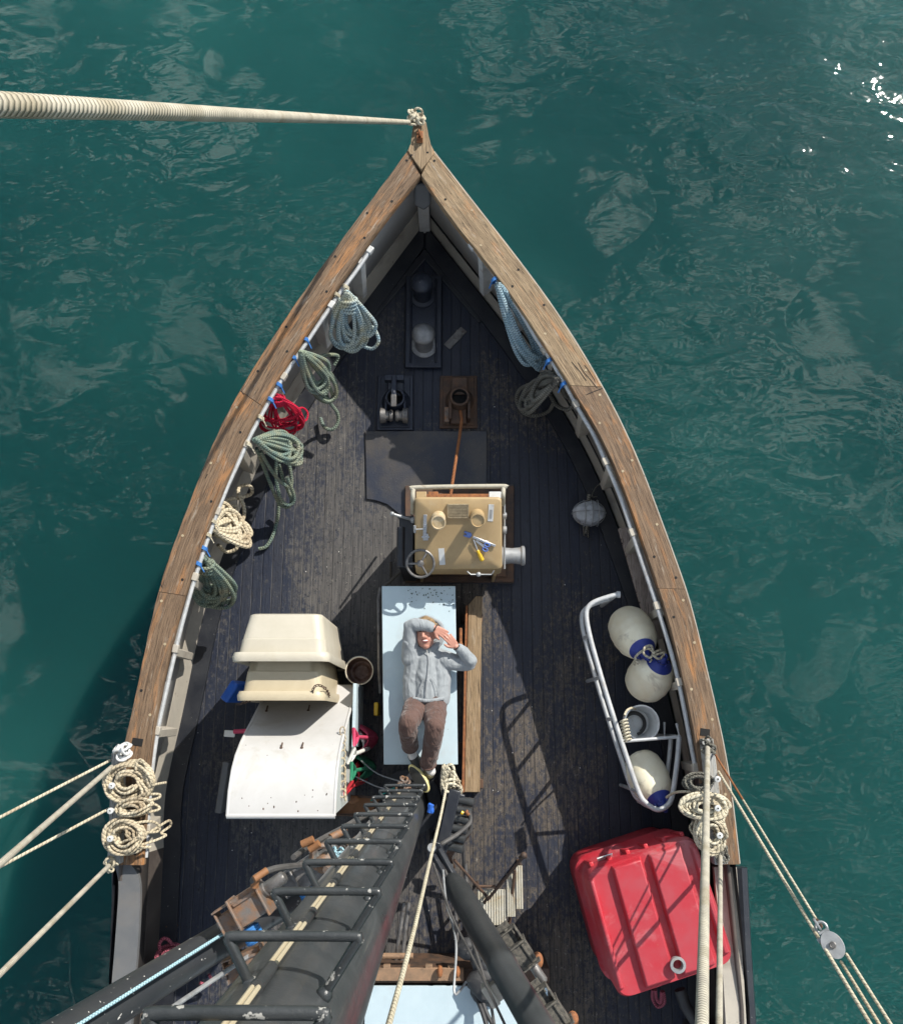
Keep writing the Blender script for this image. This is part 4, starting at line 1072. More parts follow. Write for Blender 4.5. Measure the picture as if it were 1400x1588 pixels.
# ------------------------------------------------------------------ nested white totes standing on end
def tote(yf, yr, xs_f, xs_r, zt_f, zt_r, label, mat):
    """yf: bottom panel (towards bow), yr: open rim"""
    t = thing('fish_tote', label, 'tote', Vector(((xs_f[0] + xs_f[1]) / 2, yr, 0)), 'nested cream fish totes')
    def ring(xs, zb_, zt_, y, rad=.09, k=5):
        c = rr_poly([Vector((xs[0], y, zb_)), Vector((xs[1], y, zb_)), Vector((xs[1], y, zt_)), Vector((xs[0], y, zt_))], rad, k); return c
    def sc(L, k):
        m = sum(L, Vector()) / len(L); return [m + (p - m) * k for p in L]
    zb_f, zb_r = .12, .04
    def at_(f, y=None):
        xs = [xs_f[i] + (xs_r[i] - xs_f[i]) * f for i in (0, 1)]
        return ring(xs, zb_f + (zb_r - zb_f) * f, zt_f + (zt_r - zt_f) * f, yf + (yr - yf) * f)
    b = B()
    r0 = at_(0.0)
    b.loft([sc(r0, .5), sc(r0, .93), [p + Vector((0, -.012, 0)) for p in sc(r0, .985)], [p + Vector((0, -.04, 0)) for p in r0], at_(.55), sc(at_(.56), 1.012), at_(.93), sc(at_(.94), .955), sc(at_(.2), .94), [p + Vector((0, -.03, 0)) for p in sc(r0, .9)], [p + Vector((0, -.03, 0)) for p in sc(r0, .4)]], 0, True, True, True)
    obj('shell', b, mat, t, ang=50)
    b = B(); rr = at_(.93)
    o1 = [p for p in sc(rr, 1.01)]; 
    dy = Vector((0, 1, 0))
    b.loft([sc(rr, .95), [p + dy * .03 for p in sc(rr, 1.0)], [p + dy * .035 for p in sc(rr, 1.07)], [p + dy * .0 for p in sc(rr, 1.10)], [p - dy * .04 for p in sc(rr, 1.085)], [p - dy * .035 for p in sc(rr, 1.03)], [p - dy * .02 for p in sc(rr, .95)]], 0, True)
    obj('rim', b, mat, t, ang=60)
    return t
zt1 = 1.38
x0, x1 = P(384, 953, zt1).x, P(500, 953, zt1).x
yf, yr = P(440, 951, zt1).y, P(440, 1024, zt1 + .06).y
xr0, xr1 = P(366, 1020, zt1 + .06).x, P(506, 1020, zt1 + .06).x
tote(yf, yr, (x0, x1), (xr0, xr1), zt1, zt1 + .07, 'upper of two nested cream fish totes standing on end, nearest the bow', worn('cream_plastic_light', (.48, .44, .355), (.44, .40, .315), .5, 5, .42, 0, .08, dirt=(.43, .38, .28)))
yf2, yr2 = P(440, 985, zt1).y, P(440, 1086, zt1 + .02).y
xr20, xr21 = P(372, 1080, zt1).x, P(500, 1080, zt1).x
tote(yf2, yr2, (x0 + .05, x1 - .05), (xr20, xr21), zt1 - .06, zt1 + .0, 'yellowed lower fish tote nested in the other, with a rusty chain over its rim', M['cream_plastic'])
def chain(path, rl, rr, name='chain', mat='rust_dark', **kw):
    d = catmull(path, 8); b = B(); acc = 0; last = d[0]; k = 0
    for i in range(1, len(d)):
        acc += (d[i] - last).length; last = d[i]
        if acc > rl * 1.45:
            acc = 0; tdir = (d[i] - d[i - 1]).normalized(); n2 = tdir.orthogonal() if k % 2 else tdir.cross(tdir.orthogonal()); k += 1
            b.torus(d[i], rl, rr, n2, 10, 5, sy=.65, xd=tdir)
    return obj(name, b, M[mat], **kw)
zc = 1.44
chain([P(484, 1078, zc - .02), P(486, 1068, zc), P(492, 1063, zc), P(502, 1066, zc - .02), P(508, 1073, zc - .1), P(510, 1080, zc - .25), P(503, 1084, zc - .4)], .015, .0042, label='short rusty chain draped over the rim of the yellowed tote', cat='chain')
chain([P(395, 1084, 1.3), P(384, 1088, 1.25), P(375, 1091, 1.2), P(366, 1093, 1.2)], .015, .0042, label='rusty chain end poking out under the left corner of the yellowed tote', cat='chain')

# ------------------------------------------------------------------ curved white bin cover
xR = (518 - 700) / F; 
prof = [(1062, .26), (1087, .5), (1105, .74), (1123, .95), (1138, 1.13), (1152, 1.27), (1172, 1.42), (1195, 1.52), (1228, 1.59), (1266, 1.61)]
xr_ = P(518, 1266, 1.61).x; xl_ = P(352, 1266, 1.61).x
pr = [(P(500, py, z).y, z) for py, z in prof]
t = thing('curved_bin', 'large white fibreglass bin with a curved top, below the stacked totes', 'bin', Vector(((xr_ + xl_) / 2, pr[4][0], 0)))
b = B()
th = .02
out = [Vector((0, y, z)) for y, z in pr]
ins = []
for i, p in enumerate(out):
    a = out[max(i - 1, 0)]; c = out[min(i + 1, len(out) - 1)]; tg = (c - a).normalized(); n2 = Vector((0, tg.z, -tg.y)); ins.append(p - (n2 if n2.z > 0 else -n2) * th)
def X(L, x): return [Vector((x, p.y, p.z)) for p in L]
b.loft([X(out, xl_), X(out, (xl_ + xr_) / 2), X(out, xr_)], 0, closed=False)
b.loft([X(ins, xl_), X(ins, xr_)], 0, closed=False)
b.loft([X(out, xl_), X(ins, xl_)], 0, closed=False); b.loft([X(out, xr_), X(ins, xr_)], 0, closed=False)
bmesh.ops.remove_doubles(b.bm, verts=b.bm.verts, dist=1e-4)
o = obj('curved_top', b, M['white_fg'], t, ang=60)
b = B()
yb_ = pr[-1][0]
b.tube([(xl_ - .005, yb_, 1.595), (xr_ + .005, yb_, 1.595)], .022, 10); 
b.tube([(xr_ + .0, y, z - .008) for y, z in pr], .013, 8); b.tube([(xl_ - .0, y, z - .008) for y, z in pr], .013, 8)
obj('rim', b, M['white_fg'], t)
b = B()
for x in (xl_ + .02, xr_ - .02):
    poly = [(y, z - .03) for y, z in pr]
    v = [Vector((x, y, z)) for y, z in poly] + [Vector((x, pr[-1][0] + .03, .02)), Vector((x, pr[0][0], .02))]
    v2 = [p + Vector((.012, 0, 0)) for p in v]
    b.loft([v, v2], 0, True, True, True)
b.box(((xl_ + xr_) / 2, yb_ + .03, .8), (xr_ - xl_ - .05, .02, 1.56)); b.box(((xl_ + xr_) / 2, pr[0][0] - .02, .13), (xr_ - xl_ - .05, .02, .25))
obj('body', b, worn('bin_side', (.55, .58, .56), (.48, .52, .5), .5, 4, .5, 0, .1, dirt=(.4, .4, .36)), t)
# drain slits / scars
b = B()
for px, py, l in ((413, 1103, .07), (478, 1102, .07), (468, 1160, .05), (436, 1160, .03)):
    k = min(range(len(prof)), key=lambda i: abs(prof[i][0] - py)); z = prof[k][1]
    # interpolate height
    for i in range(len(prof) - 1):
        if prof[i][0] <= py <= prof[i + 1][0]: f = (py - prof[i][0]) / (prof[i + 1][0] - prof[i][0]); z = prof[i][1] + f * (prof[i + 1][1] - prof[i][1])
    c = P(px, py, z + .004); c2 = P(px + 2, py - 8, z - .035 * l / .05 + .004)
    b.tube([c, c2], .007, 6); b.ball(c, .013, seg=8)
obj('wire_pin', b, M['rust_dark'], t)
b = B(); r_ = random.Random(17)
for k in range(14):
    py = r_.choice([r_.uniform(1150, 1262), r_.uniform(1225, 1262)]); px = r_.uniform(366, 512)
    for i in range(len(prof) - 1):
        if prof[i][0] <= py <= prof[i + 1][0]: f = (py - prof[i][0]) / (prof[i + 1][0] - prof[i][0]); z = prof[i][1] + f * (prof[i + 1][1] - prof[i][1])
    b.ball(P(px, py, z), r_.uniform(.003, .007), (1, r_.uniform(.6, 2.2), .4), (0, 0, r_.uniform(-.4, .4)), seg=6)
obj('grime_spots', b, M['rust_dark'], t)
# pale blue panel leaning between the bin and the bucket
b = B(); q = [P(548, 1067, .3), P(552, 1068, .28), P(550, 1180, .5), P(545, 1160, .6)]
b.box((P(551, 1100, .3).x + .03, P(551, 1110, .3).y, .35), (.03, .55, .68))
obj('side_board', b, M['blue_board'], label='pale blue board on edge against the right side of the white bin', cat='board', bevel=.004)
# blue crate corner poking out
b = B(); c = P(366, 1073, .25)
b.box(c, (.09, .2, .3), (R(8), R(-10), R(-35)))
obj('blue_crate', b, M['blue_pl'], bevel=.02, label='blue plastic crate corner poking out left of the nested totes', cat='crate')
# shovel handle poking out at left
def shovel(base, top, mat, bladeang, label, w=.27, h=.33):
    t = thing('shovel', label, 'shovel', base, 'plastic shovels beside the white bin')
    a = (top - base).normalized()
    s_ = Matrix.Rotation(bladeang, 3, 'Z') @ Vector((1, 0, 0)); s_ = (s_ - a * s_.dot(a)).normalized(); n2 = a.cross(s_)
    b = B(); rows = []
    for i in range(7):
        f = i / 6; ww = w / 2 * (1 - .25 * (1 - f) ** 2) * (1 if f < .85 else .75)
        rows.append([base + a * (f * h) + s_ * (u * ww) + n2 * (.10 * u * u + .03 * math.sin(f * 2)) for u in [-1, -.75, -.4, 0, .4, .75, 1]])
    b.loft(rows, 0, closed=False)
    o = obj('blade', b, M[mat], t); m = o.modifiers.new('s', 'SOLIDIFY'); m.thickness = .012
    b = B(); b.cyl(base + a * h * .7, top - a * .12, .019, .016, 10); obj('shaft', b, M[mat], t)
    b = B(); b.tube([top - a * .14, top - a * .1 + s_ * .03, top + s_ * .065, top - s_ * .065, top - a * .1 - s_ * .03, top - a * .14], .016, 8); obj('grip', b, M[mat], t)
    return t
shovel(P(585, 1145, .03), P(549, 1143, 1.12), 'pink', R(95), 'pink plastic shovel, topmost of those standing beside the white bin')
shovel(P(578, 1158, .03), P(545, 1172, 1.08), 'white_pl', R(70), 'off white plastic shovel between the pink and green ones')
shovel(P(584, 1190, .03), P(545, 1196, 1.1), 'green_pl', R(92), 'green plastic shovel standing between the white and red ones')
shovel(P(570, 1210, .03), P(540, 1222, .95), 'red_plastic', R(60), 'red plastic shovel, lowest of those beside the white bin')
t_ = thing('scraper', 'white and pink handled scraper poking out from the left side of the white bin', 'scraper', P(358, 1137, .2))
b = B(); b.box(P(356, 1138, .3), (.1, .06, .02), (0, 0, R(-4))); obj('blade', b, M['white_pl'], t_, bevel=.008)
b = B(); b.cyl(P(363, 1135, .3), P(395, 1133, .35), .02); obj('handle', b, M['pink'], t_)
b = B(); b.box(P(349, 1220, .15), (.06, .45, .25), (0, 0, R(-6))); obj('clear_crate', b, M['grey_paint'], bevel=.01, label='dark grey crate edge just visible left of the white bin', cat='crate')
# perforated bar hanging along bin's right edge
b = B()
for k in range(9): b.torus(P(531 + (k % 2), 1134 + k * 12, 1.15), .035, .006, (0.2, 0, 1), 12, 6, sy=.6, xd=(0, 1, 0))
b.cyl(P(535, 1190, 1.1), P(536, 1243, 1.1), .008, seg=8)
obj('link_strip', b, M['r_natural'], label='strip of pale plastic links hanging along the right edge of the white bin', cat='link strip')
# rusty tray
t_ = thing('rusty_tray', 'rusty orange shallow tray at the bottom right corner of the white bin', 'tray', P(555, 1250, 0))
b = B(); b.slab([P(522, 1262, .35), P(575, 1262, .35), P(590, 1238, .35), P(540, 1236, .35)], .03); obj('base', b, M['orange'], t_)
b = B(); z = .38
b.tube([P(522, 1264, z), P(575, 1266, z), P(592, 1238, z), P(540, 1234, z), P(522, 1264, z)], .012, 6); obj('edge', b, M['rust_dark'], t_)
for x, y in ((526, 1260), (572, 1262)):
    p = P(x, y, .35); b = B(); b.box((p.x, p.y, .16), (.04, .04, .32)); obj('leg', b, M['rust_dark'], t_)
b = B(); b.ball(P(548, 1241, .4), .06, (1, .6, .3)); obj('glove', b, M['orange'], label='crumpled orange rag lying in the rusty tray', cat='rag')

# ------------------------------------------------------------------ red tub
TZr = 1.12
rt = thing('red_tub', 'big upturned red plastic tub with a ribbed bottom beside the right rail', 'tub', P(1010, 1420, 0))
corners = [P(907, 1352, TZr), P(1076, 1296, TZr), P(1140, 1492, TZr), P(962, 1552, TZr)]
# flat base rim
cenr = sum(corners, Vector()) / 4
def tubring(k, z, rad=.12):
    L = rr_poly([cenr + (c - cenr) * k for c in corners], rad, 6); return [Vector((p.x, p.y, z)) for p in L]
b = B()
def sh_(L, f): return [p + Vector((-.04 * f, -.0 * f, 0)) for p in L]
b.loft([sh_(tubring(.93, .02, .16), 1), sh_(tubring(.985, .1, .16), .9), sh_(tubring(.99, .5, .15), .5), sh_(tubring(1.04, .52, .15), .5), sh_(tubring(1.04, .6, .15), .45), sh_(tubring(1.0, .62, .15), .4), tubring(1.02, TZr - .05, .12), tubring(.985, TZr, .11), tubring(.9, TZr - .004, .1), tubring(.5, TZr - .008, .08)], 0, True, False, True)
obj('shell', b, M['red_faded'], rt, ang=50)
ex = (corners[1] - corners[0]).normalized(); ey = (corners[3] - corners[0]).normalized()
wx = (corners[1] - corners[0]).length; wy = (corners[3] - corners[0]).length
def tp(u, v, z=TZr): p = corners[0] + ex * (u * wx) + ey * (v * wy); return Vector((p.x, p.y, z))
rz = math.atan2(ex.y, ex.x)
def runner(u0, u1, v0, v1, hh):
    b = B(); th_ = .03
    b.loft([[tp(u0, v0, TZr - .006), tp(u1, v0, TZr - .006), tp(u1, v1, TZr - .006), tp(u0, v1, TZr - .006)], [tp(u0 + .015, v0 + .02, TZr + hh), tp(u1 - .015, v0 + .02, TZr + hh), tp(u1 - .015, v1 - .02, TZr + hh), tp(u0 + .015, v1 - .02, TZr + hh)]], 0, True, False, True)
    obj('runner', b, M['red_faded'], rt, bevel=.01)
runner(.0, .06, .06, .93, .05); runner(.225, .5, .02, .975, .055); runner(.56, .86, .02, .975, .055); runner(.93, 1.0, .06, .93, .05)
# side ribs
for k in range(6):
    u = .08 + k * .168
    b = B(); p0 = tp(u, .0, TZr - .07); p1 = tp(u, -.0, .62)
    b.box((p0 + p1) / 2, (.035, .04, .42), Matrix.Rotation(rz, 3, 'Z') @ Matrix.Rotation(R(-6), 3, 'X'))
    obj('side_rib', b, M['red_plastic'], rt, bevel=.008)
b = B(); b.box(tp(.22, -.022, .95), (.13, .01, .05), Matrix.Rotation(rz, 3, 'Z') @ Matrix.Rotation(R(-40), 3, 'X')); obj('label_sticker', b, M['white_paint'], rt)
# ring on the tub
b = B(); c = tp(.53, .86, TZr + .04); b.lathe(c, c + UP, [(0, .05), (.05, .052), (.055, .06), (.07, .06), (.072, .04), (.02, .035)], 24)
obj('shackle_ring', b, M['galv'], label='small round metal ring standing on the red tub', cat='ring')
b = B(); b.tube(catmull([P(1012, 1535, .3), P(1012, 1550, .2), P(1020, 1562, .2), P(1030, 1555, .25), P(1028, 1538, .3)], 5), .015, 7); b.tube(catmull([P(1016, 1535, .33), P(1018, 1550, .25), P(1024, 1555, .25), P(1026, 1538, .33)], 5), .015, 7)
obj('rope_loop', b, M['r_pink'], label='small red rope loop under the lower edge of the red tub', cat='rope')
t_ = thing('mooring_post', 'black rounded mooring post below the red tub by the right rail', 'mooring post', P(1075, 1590, 0))
b = B(); p = P(1080, 1600, 0); b.lathe(p, p + UP, [(0, .14), (.05, .12), (.5, .11), (.62, .13), (.68, .12), (.72, .06), (.73, 0)], 24); obj('post', b, M['rubber'], t_)
b = B(); b.tube([P(1054, 1535, .5), P(1062, 1560, .5), P(1078, 1585, .5)], .05, 10); obj('arm', b, M['rubber'], t_)

# ------------------------------------------------------------------ pin boards, coils and shrouds
def coil_pts(c, rx, ry, n, seed, rz=0, lift=.012, ecc=.25):
    r = random.Random(seed); pts = []
    for k in range(n):
        kk = 1 - .62 * r.random() ** 1.3; ox, oy = r.uniform(-.1, .1) * rx, r.uniform(-.1, .1) * ry; zz = r.uniform(0, .09) + (1 - kk) * .04
        for j in range(10):
            a = 2 * math.pi * j / 10
            x = math.cos(a) * rx * kk * r.uniform(.96, 1.04) + ox; y = math.sin(a) * ry * kk * r.uniform(.96, 1.04) + oy
            pts.append(c + Vector((x * math.cos(rz) - y * math.sin(rz), x * math.sin(rz) + y * math.cos(rz), zz + .02 * math.sin(a * 2 + k))))
    return pts
def coil(name, mat, c, rx, ry, n, r, seed, label, rz=0, loops=None, group=None, wrapx=0, cat='rope'):
    t = thing(name, label, cat, c, group)
    b = B(); b.tube(catmull(coil_pts(c, rx, ry, n, seed, rz), 3), r, 7); obj('rope', b, M[mat], t)
    if loops:
        b = B()
        for lp in loops: b.tube(catmull(lp, 6), r * .95, 7)
        obj('loop', b, M[mat], t)
    return t
ZB = 1.16
GP = 'rope coils on the rail pin boards'
def pinboard(poly, label, plates, pins):
    t = thing('pin_board', label, 'pin board', P(poly[0][0], poly[0][1], zr(poly[0][1])))
    b = B(); b.slab([P(x, y, ZB) for x, y in poly], .15)
    for f in b.bm.faces:
        for l in f.loops: l[b.uv].uv = (l.vert.co.y, l.vert.co.x)
    obj('board', b, M['board_grey'], t, bevel=.005)
    for x, y in pins:
        b = B(); p = P(x, y, ZB - .05); b.cyl(p, p + Vector((0, 0, .2)), .012, seg=10); b.lathe(p + UP * .19, p + UP, [(0, .015), (.01, .024), (.03, .024), (.035, .008), (.01, .006)], 14)
        obj('belaying_pin', b, M['white_paint'], t)
    return t
pinboard([(1088, 1146), (1106, 1146), (1129, 1340), (1109, 1342)], 'weathered grey pin board bolted to the right cap rail', 0, [(1101, 1206), (1101, 1250), (1104, 1291)])
pinboard([(173, 1168), (191, 1166), (186, 1340), (166, 1342)], 'pin board under three rope coils on the left cap rail', 0, [(188, 1216), (186, 1254), (186, 1296)])
ZC = ZB + .03
coil('rope_coil', 'r_natural', P(204, 1212, ZC), .19, .15, 24, .0115, 21, 'big round cream rope coil, the foremost on the left pin board', group=GP,
     loops=[[P(210, 1195, ZC + .1), P(214, 1180, ZC + .1), P(222, 1181, ZC + .1), P(230, 1200, ZC + .08), P(238, 1220, ZC)], [P(228, 1222, ZC), P(240, 1217, ZC - .05), P(257, 1214, ZC - .2)]])
coil('rope_coil', 'r_natural', P(210, 1252, ZC), .17, .075, 12, .0115, 22, 'narrow flattened cream rope coil, middle of three on the left pin board', rz=R(10), group=GP,
     loops=[[P(185, 1247, ZC + .08), P(205, 1240, ZC + .06), P(228, 1233, ZC), P(246, 1232, ZC - .1), P(247, 1237, ZC - .1), P(235, 1241, ZC), P(220, 1243, ZC), P(240, 1248, ZC - .08), P(247, 1255, ZC - .1), P(230, 1260, ZC), P(200, 1264, ZC + .06)]])
coil('rope_coil', 'r_natural', P(196, 1296, ZC), .15, .14, 18, .0115, 23, 'tangled cream rope coil with loops over the deck, aftmost on the left pin board', group=GP,
     loops=[[P(200, 1280, ZC + .1), P(220, 1275, ZC + .05), P(238, 1275, ZC - .05), P(247, 1282, ZC - .1), P(244, 1290, ZC - .1), P(225, 1292, ZC), P(214, 1298, ZC)],
            [P(222, 1297, ZC), P(245, 1283, ZC - .1), P(262, 1273, ZC - .2), P(264, 1281, ZC - .25), P(250, 1292, ZC - .2), P(257, 1296, ZC - .2), P(240, 1304, ZC - .1), P(215, 1312, ZC), P(196, 1320, ZC + .05)],
            [P(196, 1318, ZC + .05), P(215, 1315, ZC), P(234, 1314, ZC - .05)]])
coil('rope_coil', 'r_grey', P(1078, 1212, ZC - .05), .12, .075, 11, .011, 24, 'small weathered grey rope coil, foremost on the right pin board', group=GP, loops=[[P(1066, 1225, ZC - .1), P(1075, 1232, ZC - .1), P(1088, 1228, ZC), P(1092, 1218, ZC)]])
coil('rope_coil', 'r_cream', P(1088, 1249, ZC), .205, .1, 18, .0115, 25, 'wide oval cream rope coil, middle of three on the right pin board', group=GP,
     loops=[[P(1033, 1237, ZC - .3), P(1045, 1230, ZC - .2), P(1060, 1228, ZC), P(1090, 1230, ZC + .06), P(1115, 1236, ZC + .05)]])
coil('rope_coil', 'r_cream', P(1100, 1292, ZC), .12, .15, 16, .0115, 26, 'twisted cream rope coil, aftmost on the right pin board above the red tub', group=GP,
     loops=[[P(1075, 1275, ZC - .1), P(1070, 1285, ZC - .1), P(1080, 1298, ZC), P(1092, 1290, ZC), P(1080, 1275, ZC)], [P(1110, 1255, ZC + .05), P(1124, 1258, ZC), P(1121, 1275, ZC), P(1117, 1300, ZC)]])

def stay(name, mat, p0, p1, r, label, cat='rope', over=.6, seg=10, group=None, loops=0):
    b = B(); d = p1 - p0
    pts = [p0 + d * (i / 24) for i in range(25)]
    pts.append(p1 + d * over)
    b.tube(pts, r, seg)
    if loops:   # knot at the foot
        n2 = d.normalized().orthogonal()
        for k in range(3): b.torus(p0 + d.normalized() * (.02 + k * .022), r * 1.9, r * .7, d, 12, 6)
    return obj(name, b, M[mat] if isinstance(mat, str) else mat, label=label, cat=cat, group=group)
stay('forestay', 'r_stay', P(634, 189, zb + .1), D(-20, 161, 1.42), .0205, 'thick pale laid forestay rising from the stem head out of the picture at left', 'rope', .2)
stay('shroud', 'r_cream', P(170, 1180, 1.15), D(-10, 1273, 6.2), .0115, 'thin cream line, uppermost of the four running out at left from the pin board', over=1)
stay('shroud', 'r_wire', P(173, 1190, 1.2), D(-10, 1349, 4.6), .0195, 'thick ribbed grey shroud starting at the forward end of the left pin board', over=1)
stay('shroud', 'r_cream', P(172, 1253, 1.15), D(-10, 1350, 6.2), .0115, 'thin cream line with dark joints starting beside the middle rope coil at left', over=1)
stay('shroud', 'r_wire', P(170, 1342, 1.2), D(-10, 1521, 4.9), .018, 'thick ribbed shroud starting at the aft end of the left pin board', over=1)
stay('shroud', 'r_wire', P(1097, 1158, 1.2), D(1088, 1600, 2.6), .0205, 'thickest ribbed shroud crossing over the right edge of the red tub', over=.3)
stay('shroud', 'r_wire', P(1117, 1326, 1.2), D(1115, 1600, 4.0), .0165, 'thinner ribbed shroud starting at the aft end of the right pin board', over=.5)
stay('backstay_line', 'r_rust', P(1106, 1166, 1.15), P(1106, 1166, 1.15).lerp(D(1275, 1441, 5.2), .35), .008, 'rusty lower length of wire leading to the pulley block', 'wire', 0)
stay('backstay_line', 'r_cream', P(1106, 1166, 1.15).lerp(D(1275, 1441, 5.2), .35), D(1272, 1437, 5.2), .008, 'pale upper length of wire ending at the pulley block over the water', 'wire', 0)
stay('tackle_line', 'r_cream', P(1114, 1197, 1.15), D(1356, 1600, 4.4), .0105, 'long cream line passing across the face of the pulley block', over=.5)
stay('tackle_line', 'r_cream', D(1312, 1480, 5.0), D(1388, 1600, 4.4), .009, 'short cream line leaving the right side of the pulley block', over=.5)
stay('tackle_line', 'r_natural', D(1304, 1492, 5.0), D(1370, 1600, 4.4), .009, 'twisted tan line between the two smooth lines below the pulley block', over=.5)
# shackles / lashings at the feet of the shrouds
def knot(px, py, z, s, label, mat='r_cream', n=7, seed=1):
    r = random.Random(seed); c = P(px, py, z); b = B()
    for k in range(n):
        b.torus(c + Vector((r.uniform(-s, s), r.uniform(-s, s), r.uniform(0, s))), s * r.uniform(.5, .9), s * .22, Vector((r.uniform(-1, 1), r.uniform(-1, 1), r.uniform(.2, 1))), 12, 6)
    return obj('lashing', b, M[mat] if mat in M else mat, label=label, cat='lashing')
knot(645, 187, zb + .06, .055, 'knotted white lashing on the stem head where the forestay is made fast', 'r_cream', 13, 2)
knot(190, 1166, 1.2, .05, 'white shackle lashing at the forward end of the left pin board', 'white_paint', 8, 3)
knot(174, 1342, 1.2, .04, 'shackle lashing at the aft end of the left pin board', 'r_cream', 7, 4)
knot(1098, 1158, 1.22, .045, 'lashing at the forward end of the right pin board', 'r_grey', 8, 5)
knot(1117, 1326, 1.22, .045, 'lashing at the aft end of the right pin board', 'r_grey', 8, 6)
# splits and gouges in the cap rails
for lst in ([(886, 561), (899, 576), (909, 590)], [(896, 562), (905, 577), (918, 592), (926, 602)], [(906, 566), (914, 577), (922, 590)], [(909, 612), (921, 607), (934, 602)], [(249, 904), (251, 911)], [(374, 606), (378, 612)], [(318, 742), (322, 735)]):
    b = B(); q_ = [P(x, y, zr(y) + .0005) for x, y in lst]
    b.tube(q_, .004, 5, flat=.5); obj('rail_split', b, M['dark_hole'], boat)
# mortise holes in the cap rails
for x, y, w_, h_ in ((213, 1151, .09, .06), (1093, 1136, .08, .06)):
    b = B(); c = P(x, y, zr(y) + .0015); b.box(c, (w_, h_, .006), (0, 0, R(-8)))
    obj('rail_slot', b, M['dark_hole'], boat, bevel=.002)

# pulley block
c = D(1291, 1466, 5.05)
t = thing('pulley_block', 'silvery pulley block hanging on lines over the water at lower right', 'pulley', c)
axd = (D(1304, 1486, 5.0) - D(1276, 1443, 5.1)).normalized(); vw = (CAMP - c).normalized(); sd = axd.cross(vw).normalized()
ROT = Matrix((sd, axd, vw)).transposed()
for k, o_ in enumerate((-.02, .02)):
    b = B(); prof_ = []
    ring = [c + ROT @ Vector((math.cos(a) * .058, math.sin(a) * .075, o_)) for a in [2 * math.pi * i / 24 for i in range(24)]]
    b.loft([ring, [p + vw * .007 for p in ring]], 0, True, True, True); obj('cheek_plate', b, M['galv'], t, bevel=.002)
b = B(); b.lathe(c - vw * .014, c + vw, [(0, .05), (.01, .044), (.018, .044), (.028, .05), (.03, 0)], 24); b.cyl(c - vw * .03, c + vw * .04, .012); b.torus(c + vw * .036, .014, .005, vw, 14, 6)
obj('sheave', b, M['worn_steel'], t)
b = B(); b.torus(c - axd * .1, .03, .008, vw, 18, 6); b.torus(c - axd * .125 + sd * .01, .03, .007, sd, 18, 6); b.cyl(c - axd * .075 - sd * .03, c - axd * .075 + sd * .03, .012)
b.cyl(c - axd * .05 + sd * .06, c - axd * .05 - sd * .02, .012)
obj('shackle', b, M['galv'], t)
b = B(); b.cyl(D(1272, 1437, 5.2), c - axd * .14, .014, seg=10); obj('ferrule', b, M['rust_dark'], t)

# ------------------------------------------------------------------ mast with ladder
MC = Vector((-.40, -.73, 0)); MR = .172
t = thing('mast', 'massive glossy black steel mast with a welded ladder rising toward the viewer', 'mast', MC)
b = B()
zz = [0, .02, 1.2, 1.21, 3, 3.01, 5.2, 5.21, 8, 8.8, 9.6]
b.lathe(MC, MC + UP, [(z, MR + (.0 if i % 2 else .002)) for i, z in enumerate(zz)], 56)
obj('tube', b, M['mast_gloss'], t)
b = B(); b.lathe(MC, MC + UP, [(0, .3), (.03, .3), (.035, .19), (.12, .185)], 40); obj('foot_flange', b, M['black_paint'], t)
for k in range(11):
    inv = 3.50 + 1.172 * k
    z = H - inv * .47
    if z < .6: break
    b = B(); zl = z - .0
    pL, pR = Vector((-.505, -.47, z)), Vector((-.205, -.47, z))
    eL, eR = Vector((-.452, -.575, z - .02)), Vector((-.285, -.595, z - .02))
    b.tube(catmull([eL, eL.lerp(pL, .8), pL + Vector((.004, -.006, 0)), pL + Vector((.03, 0, 0)), pR - Vector((.03, 0, 0)), pR + Vector((-.004, -.006, 0)), eR.lerp(pR, .8), eR], 4), .0118, 10)
    b.ball(eL, .02, seg=10); b.ball(eR, .02, seg=10)
    obj('rung', b, M['chipped'], t)
# one more rung just behind the frame edge
for k in (-1, -2):
    z = H - (3.50 + 1.172 * k) * .47
    b = B(); pL, pR = Vector((-.505, -.47, z)), Vector((-.205, -.47, z)); eL, eR = Vector((-.452, -.575, z - .02)), Vector((-.285, -.595, z - .02))
    b.tube(catmull([eL, eL.lerp(pL, .8), pL + Vector((.004, -.006, 0)), pL + Vector((.03, 0, 0)), pR - Vector((.03, 0, 0)), pR + Vector((-.004, -.006, 0)), eR.lerp(pR, .8), eR], 4), .0118, 10)
    if z < 8.4: obj('rung', b, M['chipped'], t)
b = B(); cx, cy = -.42, -.545
for o_ in (0, .013): b.tube([(cx + o_, cy + o_ * .3, 1.2), (cx + o_ + .004, cy, 3), (cx + o_, cy, 5), (cx + o_, cy, 7.6)], .0058, 8)
obj('cable', b, M['cream_plastic'], t)
for k in range(9):
    b = B(); z = 1.6 + k * .62; b.cyl((cx + .01, cy, z), (cx + .01, cy, z + .16), .0145, seg=12); obj('cable_sleeve', b, M['black_gloss'], t)
# halyard
hp = catmull([D(693, 1216, 7.3), D(684, 1262, 6.7), D(668, 1330, 5.6), D(640, 1450, 3.9), D(600, 1600, 2.7), D(560, 1750, 2.0)], 8)
b = B(); b.tube(hp, .0105, 9); obj('halyard', b, M['r_cream'], label='cream rope running tight along the right side of the black mast', cat='rope')
b = B(); b.ball(D(668, 1254, 6.7), .032, (.7, 1.3, .6), (0, 0, .3)); b.cyl(D(669, 1248, 6.7), D(666, 1260, 6.7), .02); obj('tape_marker', b, M['blue_pl'], label='bright blue tape tag on the mast rope near the feet of the person', cat='tape')
